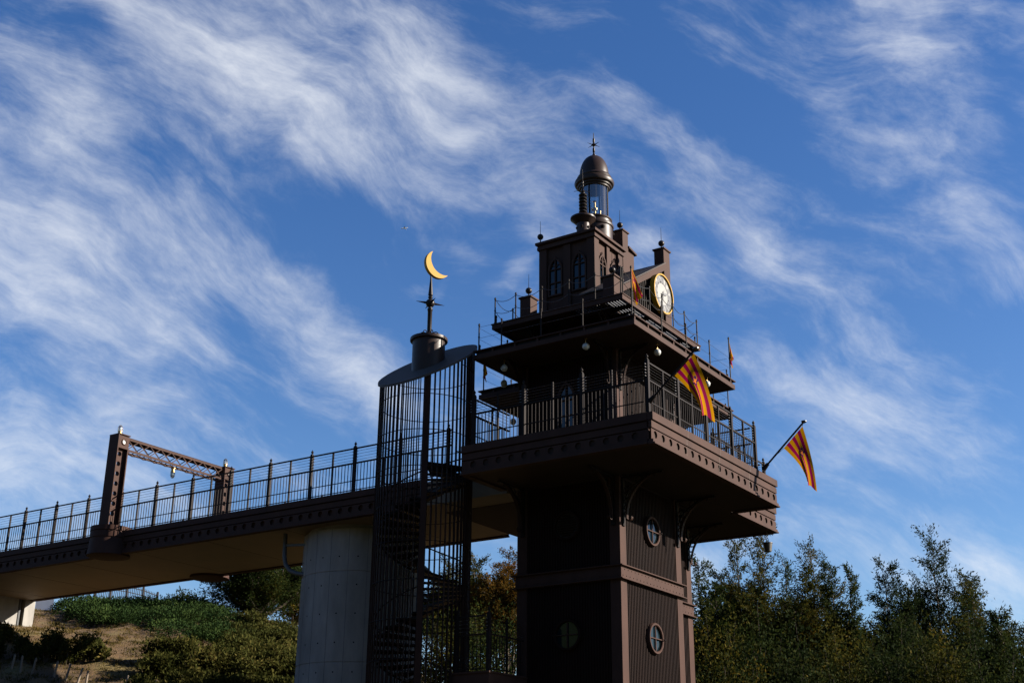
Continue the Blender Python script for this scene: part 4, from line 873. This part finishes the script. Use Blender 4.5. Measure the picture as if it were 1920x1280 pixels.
# moon lies in a plane facing roughly the sun side; outer arc and inner arc
e1 = Vector((rt.x, rt.y, 0)).normalized(); e1 = (e1*.45+Vector((1, 0, 0))*.8).normalized(); e2 = Vector((0, 0, 1)); cc = Vector((sxc, syc, 21.55))+e1*.26
outer = [(Rc*math.cos(t), Rc*math.sin(t)) for t in np.linspace(R_(118), R_(322), 26)]
pA, pB = outer[0], outer[-1]; mid = ((pA[0]+pB[0])/2, (pA[1]+pB[1])/2); ax = math.atan2(mid[1], mid[0]); 
ic = (.30*math.cos(R_(40)), .30*math.sin(R_(40))); ra = math.hypot(pA[0]-ic[0], pA[1]-ic[1]); t0 = math.atan2(pA[1]-ic[1], pA[0]-ic[0]); t1 = math.atan2(pB[1]-ic[1], pB[0]-ic[0])
if t1 < t0: t1 += 2*math.pi
inner = [(ic[0]+ra*math.cos(t), ic[1]+ra*math.sin(t)) for t in np.linspace(t0, t1, 26)]
nn = e1.cross(e2).normalized(); mb = MB(); vs = []
for s_ in (-.075, .075):
    for P_ in (outer, inner): vs += [tuple(cc+e1*u+e2*w_+nn*s_) for u, w_ in P_]
k26 = 26; fs = []
for k in range(25): fs += [(k, k+1, 26+k+1, 26+k), (52+26+k, 52+26+k+1, 52+k+1, 52+k), (52+k, 52+k+1, k+1, k), (26+k, 26+k+1, 78+k+1, 78+k)]
mb.add(vs, fs); mb.build('crescent', GOLD, pole)

# ================================================================== TREES AND PLANTS
def leaves_at(P, D, size, spread=.8, aspect=.34):
    """diamond leaves at points P, pointing along D with random spread"""
    n = len(P); d = D+rng.normal(0, spread, (n, 3)); d /= np.linalg.norm(d, axis=1)[:, None]+1e-9
    r = rng.normal(0, 1, (n, 3)); s = np.cross(d, r); s /= np.linalg.norm(s, axis=1)[:, None]+1e-9
    L_ = size*rng.uniform(.6, 1.35, n)[:, None]; w = L_*aspect*.5
    V = np.stack([P, P+d*L_*.45+s*w, P+d*L_, P+d*L_*.45-s*w], 1).reshape(-1, 3)
    return V, np.arange(n*4).reshape(-1, 4)
def make_tree(x, y, z, H, Wd, label, leafm, seed, name='tree', shape='pointed', nl=9000, size=.17, group=None, trunk_r=.16, start=.12, cat='tree'):
    """a tree of several leading stems, each set with short rising side shoots that carry the leaves"""
    global rng
    rng = np.random.default_rng(seed)
    t = empty(name, (x, y, z), label, cat, group); tm = MB(); shoots = []; wts = []
    ns = {'pointed': 11, 'upright': 8, 'round': 14}[shape]
    for k in range(ns):
        a = k*2.39996+rng.uniform(-.6, .6); q = 0 if k == 0 else rng.uniform(.25, .85)
        if shape == 'round': hk = H*(1-.42*q*q)*rng.uniform(.9, 1.0); out = Wd/2*q*1.0
        else: hk = H*((1-.33*q)*rng.uniform(.86, .98) if k else 1.0); out = Wd/2*q*.95
        f0 = rng.uniform(.03, .3) if k else 0
        base = np.array([x, y, z+f0*hk]); tip = np.array([x+out*math.cos(a), y+out*math.sin(a), z+hk])
        n = 10; path = []
        for u in np.linspace(0, 1, n):
            e = u**.55 if shape == 'round' else u**.75
            p = np.array([base[0]+(tip[0]-base[0])*e, base[1]+(tip[1]-base[1])*e, base[2]+(tip[2]-base[2])*u])+rng.normal(0, .05, 3)*min(1, u*3); path.append(p)
        r0 = trunk_r*(1 if k == 0 else .55); tm.tube([tuple(p) for p in path], [max(.008, r0*(1-u)**.9) for u in np.linspace(0, 1, n)], 6, caps=False)
        nb = int(8+hk*3.0)
        for i in range(nb):
            u = start+(1-start)*(i+rng.uniform(0, 1))/nb; j = min(n-2, int(u*(n-1))); w_ = u*(n-1)-j; p = path[j]*(1-w_)+path[j+1]*w_
            ang = rng.uniform(0, 6.283); rise = rng.uniform(.35, 1.2) if shape != 'round' else rng.uniform(-.1, .8)
            d = np.array([math.cos(ang), math.sin(ang), rise]); d /= np.linalg.norm(d)
            L_ = (Wd*.27)*(1.12-u)**.5*rng.uniform(.5, 1.15)+.22
            e = p+d*L_+np.array([0, 0, .12*L_]); tm.tube([tuple(p), tuple((p+e)/2-np.array([0, 0, .03*L_])), tuple(e)], [.02, .012, .004], 3, caps=False)
            shoots.append((p, e)); wts.append(L_**.8+.35*u)
    w = np.array(wts); w /= w.sum(); idx = rng.choice(len(shoots), nl, p=w)
    A = np.array([s_[0] for s_ in shoots])[idx]; E_ = np.array([s_[1] for s_ in shoots])[idx]
    u = rng.uniform(.12, 1.06, nl)[:, None]; L_ = np.linalg.norm(E_-A, axis=1)[:, None]
    P = A+(E_-A)*u+rng.normal(0, 1, (nl, 3))*(.045+.10*L_*(1.05-.5*u)); Dv = (E_-A)/np.maximum(L_, 1e-6)
    V_, F_ = leaves_at(P, Dv*.8+np.array([0, 0, -.1]), size, .62, .30)
    tm.build('trunk', BARK, t)
    me = npmesh('crown', V_-np.array([x, y, z]), F_, leafm); o = bpy.data.objects.new('crown', me); COL.objects.link(o); o.parent = t
    return t
def at_px(px, D, z=None):
    """plan position at a bearing (in survey units) and distance D metres from the viewpoint"""
    a = yaw-math.atan((px-960)/2386.14/math.cos(R_(9))); return CAM.x+D*math.cos(a), CAM.y+D*math.sin(a)
def elev_z(py, D, px=None):
    if px is None: return CAM.z+D*math.tan(pitch-math.atan((py-640)/2386.14))
    d = rt2*(px-960)/2386.14+up2*(640-py)/2386.14+fwd; return CAM.z+D*d.z/math.hypot(d.x, d.y)
# px, distance, top py, crown width m, material, shape, leaves, label
TREES = [
 (1312, 66, 1052, 3.6, LEAF_G, 'pointed', 7000, 'slim dark tree right behind the tower shaft'),
 (1384, 70, 1012, 3.4, LEAF_Y, 'pointed', 8000, 'tall pointed tree behind the deck corner with olive crown'),
 (1432, 68, 1006, 4.0, LEAF_Y, 'pointed', 9000, 'tall pointed tree directly behind the hanging bucket'),
 (1522, 69, 1030, 4.6, LEAF_Y, 'pointed', 9500, 'broad yellowing tree next to the tree behind the bucket'),
 (1558, 66, 1062, 2.4, LEAF_G, 'upright', 6000, 'narrow green tree at the left side of the gap in the tree row'),
 (1590, 65, 1072, 1.9, LEAF_G, 'upright', 5000, 'thin bright green tree bordering the gap in the tree row'),
 (1655, 67, 1066, 3.6, LEAF_D, 'upright', 8000, 'dark ragged tree just right of the gap in the tree row'),
 (1748, 72, 1018, 6.4, LEAF_D, 'pointed', 14000, 'largest broad conical tree on the right of the tree row'),
 (1815, 70, 1092, 3.8, LEAF_Y, 'pointed', 8000, 'olive tree leaning against the largest conical tree'),
 (1862, 62, 1150, 2.6, LEAF_G, 'upright', 5500, 'small upright tree with thin leader beyond the conical tree'),
 (1912, 60, 1178, 3.0, LEAF_Y, 'pointed', 6000, 'low olive tree at the outer end of the tree row'),
 (1470, 74, 1058, 4.0, LEAF_G, 'pointed', 7000, 'green tree set back between the bucket tree and the yellowing tree'),
 (1350, 72, 1078, 3.4, LEAF_D, 'upright', 7000, 'dark tree set back beside the shaft'),
 (1705, 75, 1110, 4.6, LEAF_D, 'upright', 8000, 'dark tree set back behind the ragged tree'),
 (895, 76, 1052, 4.2, LEAF_Y, 'pointed', 8000, 'olive tree seen under the deck between stair and shaft'),
 (957, 74, 1030, 3.6, LEAF_O, 'round', 8000, 'orange autumn tree seen under the deck beside the shaft'),
 (850, 78, 1062, 4.4, LEAF_Y, 'pointed', 7000, 'olive tree seen through the stair cage'),
]
for i, (px, D, py, wd, lm, shp, nl_, lab) in enumerate(TREES):
    x, y = at_px(px, D); zt = elev_z(py, D, px); zb = max(0, hz(x, y)) if (-60 < x < 60 and -5 < y < 110) else -.05
    zb = min(zb, zt-6)
    make_tree(x, y, zb-.1, zt-zb, wd*1.5, lab, lm, 100+i, nl=int(nl_*5.8), shape=shp, size=.165, group='row of trees behind the tower', start=.42)
# big rounded tree on the left, smaller ones by the crest
x, y = at_px(492, 80); zt = elev_z(1036, 80); zb = hz(x, y); make_tree(x, y, zb-.2, zt-zb, 8.2, 'big dark rounded tree between the hillside and the round pier', LEAF_G, 301, shape='round', nl=60000, size=.18, trunk_r=.22, start=.02)
x, y = at_px(566, 84); zt = elev_z(1046, 84); zb = hz(x, y); make_tree(x, y, zb-.2, zt-zb, 4.4, 'olive tree touching the round pier behind the big dark tree', LEAF_Y, 302, shape='round', nl=9000, size=.22, start=.02)
for i, (px, py) in enumerate(((360, 1128), (392, 1142))):
    x, y = at_px(px, 86); zb = hz(x, y); zt = elev_z(py, 86); zb = min(zb, zt-2.2); make_tree(x, y, zb, zt-zb, 2.4, ('small thin tree on the hill crest', 'small bushy tree between the hill crest and the big dark tree')[i], LEAF_G, 310+i, shape='upright', nl=2200, size=.22, start=.05)
# understorey shrubs in front of the right hand trees
def make_shrub(x, y, z, w, h, label, lm, seed, nl=2600, size=.16, group=None, name='shrub'):
    global rng
    rng = np.random.default_rng(seed); t = empty(name, (x, y, z), label, 'shrub', group); sm = MB(); pts = []
    for i in range(16):
        a = rng.uniform(0, 6.28); q = rng.uniform(.1, 1)**.6; e = np.array([x+w/2*q*math.cos(a), y+w/2*q*math.sin(a), z+h*(1-.45*q*q)*rng.uniform(.72, 1.05)])
        b0 = np.array([x+.1*math.cos(a), y+.1*math.sin(a), z]); sm.tube([tuple(b0), tuple((b0+e)/2+np.array([0, 0, .1*h])), tuple(e)], [.03, .018, .006], 4, caps=False)
        for u in np.linspace(.3, 1, 7): pts.append(b0+(e-b0)*u+np.array([0, 0, .1*h*math.sin(math.pi*u)]))
    idx = rng.integers(0, len(pts), nl); P = np.array(pts)[idx]+rng.normal(0, 1, (nl, 3))*np.array([w, w, h])*.085
    V_, F_ = leaves_at(P, np.tile([0, 0, .6], (nl, 1)), size, .8, .42)
    sm.build('stem', BARK, t); me = npmesh('foliage', V_-np.array([x, y, z]), F_, lm); o = bpy.data.objects.new('foliage', me); COL.objects.link(o); o.parent = t
    return t
US = [(1310, 56, 1225, 4.0), (1370, 54, 1240, 4.2), (1430, 55, 1232, 4.4), (1495, 54, 1238, 3.8), (1560, 57, 1215, 4.4), (1620, 58, 1205, 4.6), (1690, 58, 1190, 4.8), (1760, 57, 1205, 4.6), (1830, 56, 1215, 4.2), (1895, 55, 1225, 4.2),
      (1340, 61, 1165, 4.0), (1420, 62, 1150, 4.2), (1500, 62, 1160, 4.2), (1580, 62, 1170, 4.0), (1660, 63, 1160, 4.4), (1790, 64, 1150, 4.4), (870, 66, 1150, 5), (930, 65, 1140, 5), (800, 68, 1160, 4.5)]
for i, (px, D, py, w) in enumerate(US):
    x, y = at_px(px, D); zt = elev_z(py-18, D, px); h = min(zt+.05, 8.0)
    make_shrub(x, y, zt-h, w, h, 'leafy bush in the thicket below the tree row', (LEAF_D, LEAF_Y, LEAF_G)[i % 3], 500+i, 9000, .16, 'bushes below the tree row')
# juniper mat on the hill: needle sprays over the slope
def scatter_stuff(name, label, region, n, lm, size, hgt, seed, clump, aspect=.25, upw=.9):
    g = np.random.default_rng(seed); C_ = []
    tries = 0
    while len(C_) < clump and tries < clump*60:
        tries += 1; px = g.uniform(region[0], region[1]); D = g.uniform(region[2], region[3]); x, y = at_px(px, D); z = hz(x, y)
        py = 640+2386.14*math.tan(pitch-math.atan2(z-CAM.z, D))
        if region[4](px, py): C_.append((x, y, z, g.uniform(.5, 1.15)))
    C_ = np.array(C_); idx = g.integers(0, len(C_), n); c = C_[idx]; th = g.uniform(0, 2*math.pi, n); ph = np.arccos(g.uniform(0, 1, n)); r = g.uniform(.55, 1.0, n)**.5
    R0 = (hgt*c[:, 3]); P = np.stack([c[:, 0]+1.7*R0*r*np.sin(ph)*np.cos(th), c[:, 1]+1.7*R0*r*np.sin(ph)*np.sin(th), c[:, 2]-.15+R0*r*np.cos(ph)], 1)
    Dn = np.stack([np.sin(ph)*np.cos(th), np.sin(ph)*np.sin(th), np.cos(ph)+upw*.4], 1)
    global rng
    rng = g; V_, F_ = leaves_at(P, Dn, size, .7, aspect)
    o = bpy.data.objects.new(name, npmesh(name, V_, F_, lm)); COL.objects.link(o); tag(o, label, None, None, 'stuff'); return o
jl = lambda px: 1122+(max(0, px-300)/230)**1.3*112
scatter_stuff('juniper_cover', 'low dark green juniper carpet along the hill crest', (95, 590, 66, 88, lambda px, py: jl(px)-4 < py < jl(px)+26+(46 if px < 400 else 26)*math.sin(min(1, max(0, (px-105)/120))*1.57)), 150000, JUNI, .13, .85, 41, 190, .42, .1)
scatter_stuff('dry_grass', 'sparse dry grass tufts on the brown slope', (0, 600, 55, 80, lambda px, py: py > 1165), 110000, leaf_mat('straw', (.024, .026, .007), (.080, .056, .014), (.15, .10, .03), .3), .16, .13, 43, 5200, .16)
# shrub bank at the foot of the slope
for i in range(18):
    px = 462+i*7; x, y = at_px(px, 64.5+(i % 5)*2.4); z = hz(x, y)
    make_shrub(x, y, z-.15, 2.3, random.uniform(1.0, 1.4), 'olive bush on the slope between the junipers and the big dark tree', HEDGE, 680+i, 2600, .17, 'bushes beside the junipers')
k = 0
for row, (D, n_) in enumerate(((57.2, 9), (59.3, 9), (61.4, 8))):
    for i in range(n_):
        px = 322+row*6+i*(262-row*8)/max(1, n_-1)+random.uniform(-6, 6); x, y = at_px(px, D+random.uniform(-.6, .6)); z = hz(x, y)
        make_shrub(x, y, z-.15, random.uniform(1.9, 2.5), random.uniform(1.0, 1.5), 'twiggy olive green bush in the bank at the foot of the slope', HEDGE, 700+k, 3400, .17, 'bushes at the foot of the slope'); k += 1
for i, (px, D, h, w) in enumerate(((30, 63, 1.2, .8), (42, 66, 1.0, .7), (78, 62.5, 1.3, .9), (93, 61.8, 1.0, .8), (120, 62.2, 1.4, .9), (137, 63, 1.6, 1.0), (160, 61.8, 1.1, .9), (186, 62, 1.4, 1.0), (203, 62.4, 1.35, .9), (222, 61.8, .8, .7))):
    x, y = at_px(px, D); z = hz(x, y); make_shrub(x, y, z-.1, w, h, 'young leafy sapling planted on the slope below the bridge', HEDGE, 760+i, 1100, .17, 'saplings on the slope', 'sapling')
# wooden stakes
for i, (px, D, tl) in enumerate(((62, 61, .1), (80, 60.5, .0), (100, 60, .12), (140, 59.5, .12), (161, 59, .18), (182, 58.6, .22), (200, 58.3, .04), (272, 57.6, .06), (291, 57.4, .04), (326, 57, .02), (347, 56.8, .02), (379, 56.5, .02), (396, 56.4, 0), (413, 56.2, .0), (445, 56, .02), (461, 55.8, .02), (476, 55.7, .02), (490, 55.6, 0))):
    x, y = at_px(px, D); z = hz(x, y); s = MB(); zt = z+random.uniform(.62, .78); s.tube([(x, y, z-.3), (x+tl*rt.x, y+tl*rt.y, zt), (x+tl*rt.x, y+tl*rt.y, zt+.03)], [.05, .045, .03], 8)
    tag(s.build('wooden_stake', WOODS, None, False, (x, y, z)), 'weathered wooden stake at the foot of the slope', 'stake', 'stakes at the foot of the slope')
# picket fence on the crest
FC = None; fp = [at_px(px, D) for px, D in ((196, 84.5), (225, 85), (255, 85.5), (285, 86), (312, 86.5))]
fz = [elev_z(py, 85.5) for py in (1138, 1136, 1136, 1139, 1145)]
FC = empty('picket_fence', (fp[0][0], fp[0][1], fz[0]), 'dark picket fence along the top of the hill above the junipers', 'fence')
for i in range(4):
    a, b = Vector((*fp[i], fz[i])), Vector((*fp[i+1], fz[i+1]))
    for h in (.1, .42): MB().bar(a+Vector((0, 0, h)), b+Vector((0, 0, h)), .04).build('fence_rail', DARK, FC)
    for k in range(9): q = a.lerp(b, k/9); MB().tube([q+Vector((0, 0, -1.5)), q+Vector((0, 0, .50)), q+Vector((0, 0, .58))], [.022, .022, .005], 5).build('picket', DARK, FC)
for i in range(5): q = Vector((*fp[i], fz[i])); MB().box(q.x-.05, q.x+.05, q.y-.05, q.y+.05, q.z-2, q.z+.68).build('fence_post', DARK, FC)
x, y = at_px(108, 84); WLL = MB().box(-.6, .5, -.4, .4, -3, 0); WLL.v = [(x+rt.x*a-fwd.x*b*.5, y+rt.y*a-fwd.y*b, c+elev_z(1124, 84)) for a, b, c in WLL.v]
tag(WLL.build('low_wall', mat('white_render', (.7, .69, .66), .8, 0, .06, 2), None, False, (x, y, 10)), 'low white wall glimpsed on the hill beside the bridge end', 'wall')
# distant airliner
ap = CAM+Vector((math.cos(R_(39.36))*math.cos(R_(26.0)), math.sin(R_(39.36))*math.cos(R_(26.0)), math.sin(R_(26.0))))*5200
PLW = mat('aircraft_white', (.85, .85, .85), .4, 0, .02, 5)
AP = empty('airliner', tuple(ap), 'tiny white airliner high in the sky above the crescent', 'airplane')
hd = (rt*-.95+Vector((fwd.x, fwd.y, 0))*.2).normalized(); sd = Vector((-hd.y, hd.x, 0))
MB().tube([ap-hd*14, ap-hd*11, ap+hd*8, ap+hd*13, ap+hd*15], [.5, 1.6, 2.0, 1.4, .2], 10).build('fuselage', PLW, AP, True)
for s in (-1, 1):
    MB().add([tuple(ap+hd*3), tuple(ap-hd*3), tuple(ap-hd*6+sd*s*15+Vector((0, 0, 1))), tuple(ap-hd*4+sd*s*15+Vector((0, 0, 1))), tuple(ap+hd*3+Vector((0,0,.4))), tuple(ap-hd*3+Vector((0,0,.4))), tuple(ap-hd*6+sd*s*15+Vector((0,0,1.2))), tuple(ap-hd*4+sd*s*15+Vector((0,0,1.2)))], [(0,1,2,3),(7,6,5,4),(0,4,5,1),(1,5,6,2),(2,6,7,3),(3,7,4,0)]).build('wing', PLW, AP)
tf = MB().add([tuple(ap-hd*14), tuple(ap-hd*9.5), tuple(ap-hd*13+Vector((0,0,6))), tuple(ap-hd*15+Vector((0,0,6)))], [(0,1,2,3)]); tf.build('tail_fin', PLW, AP)
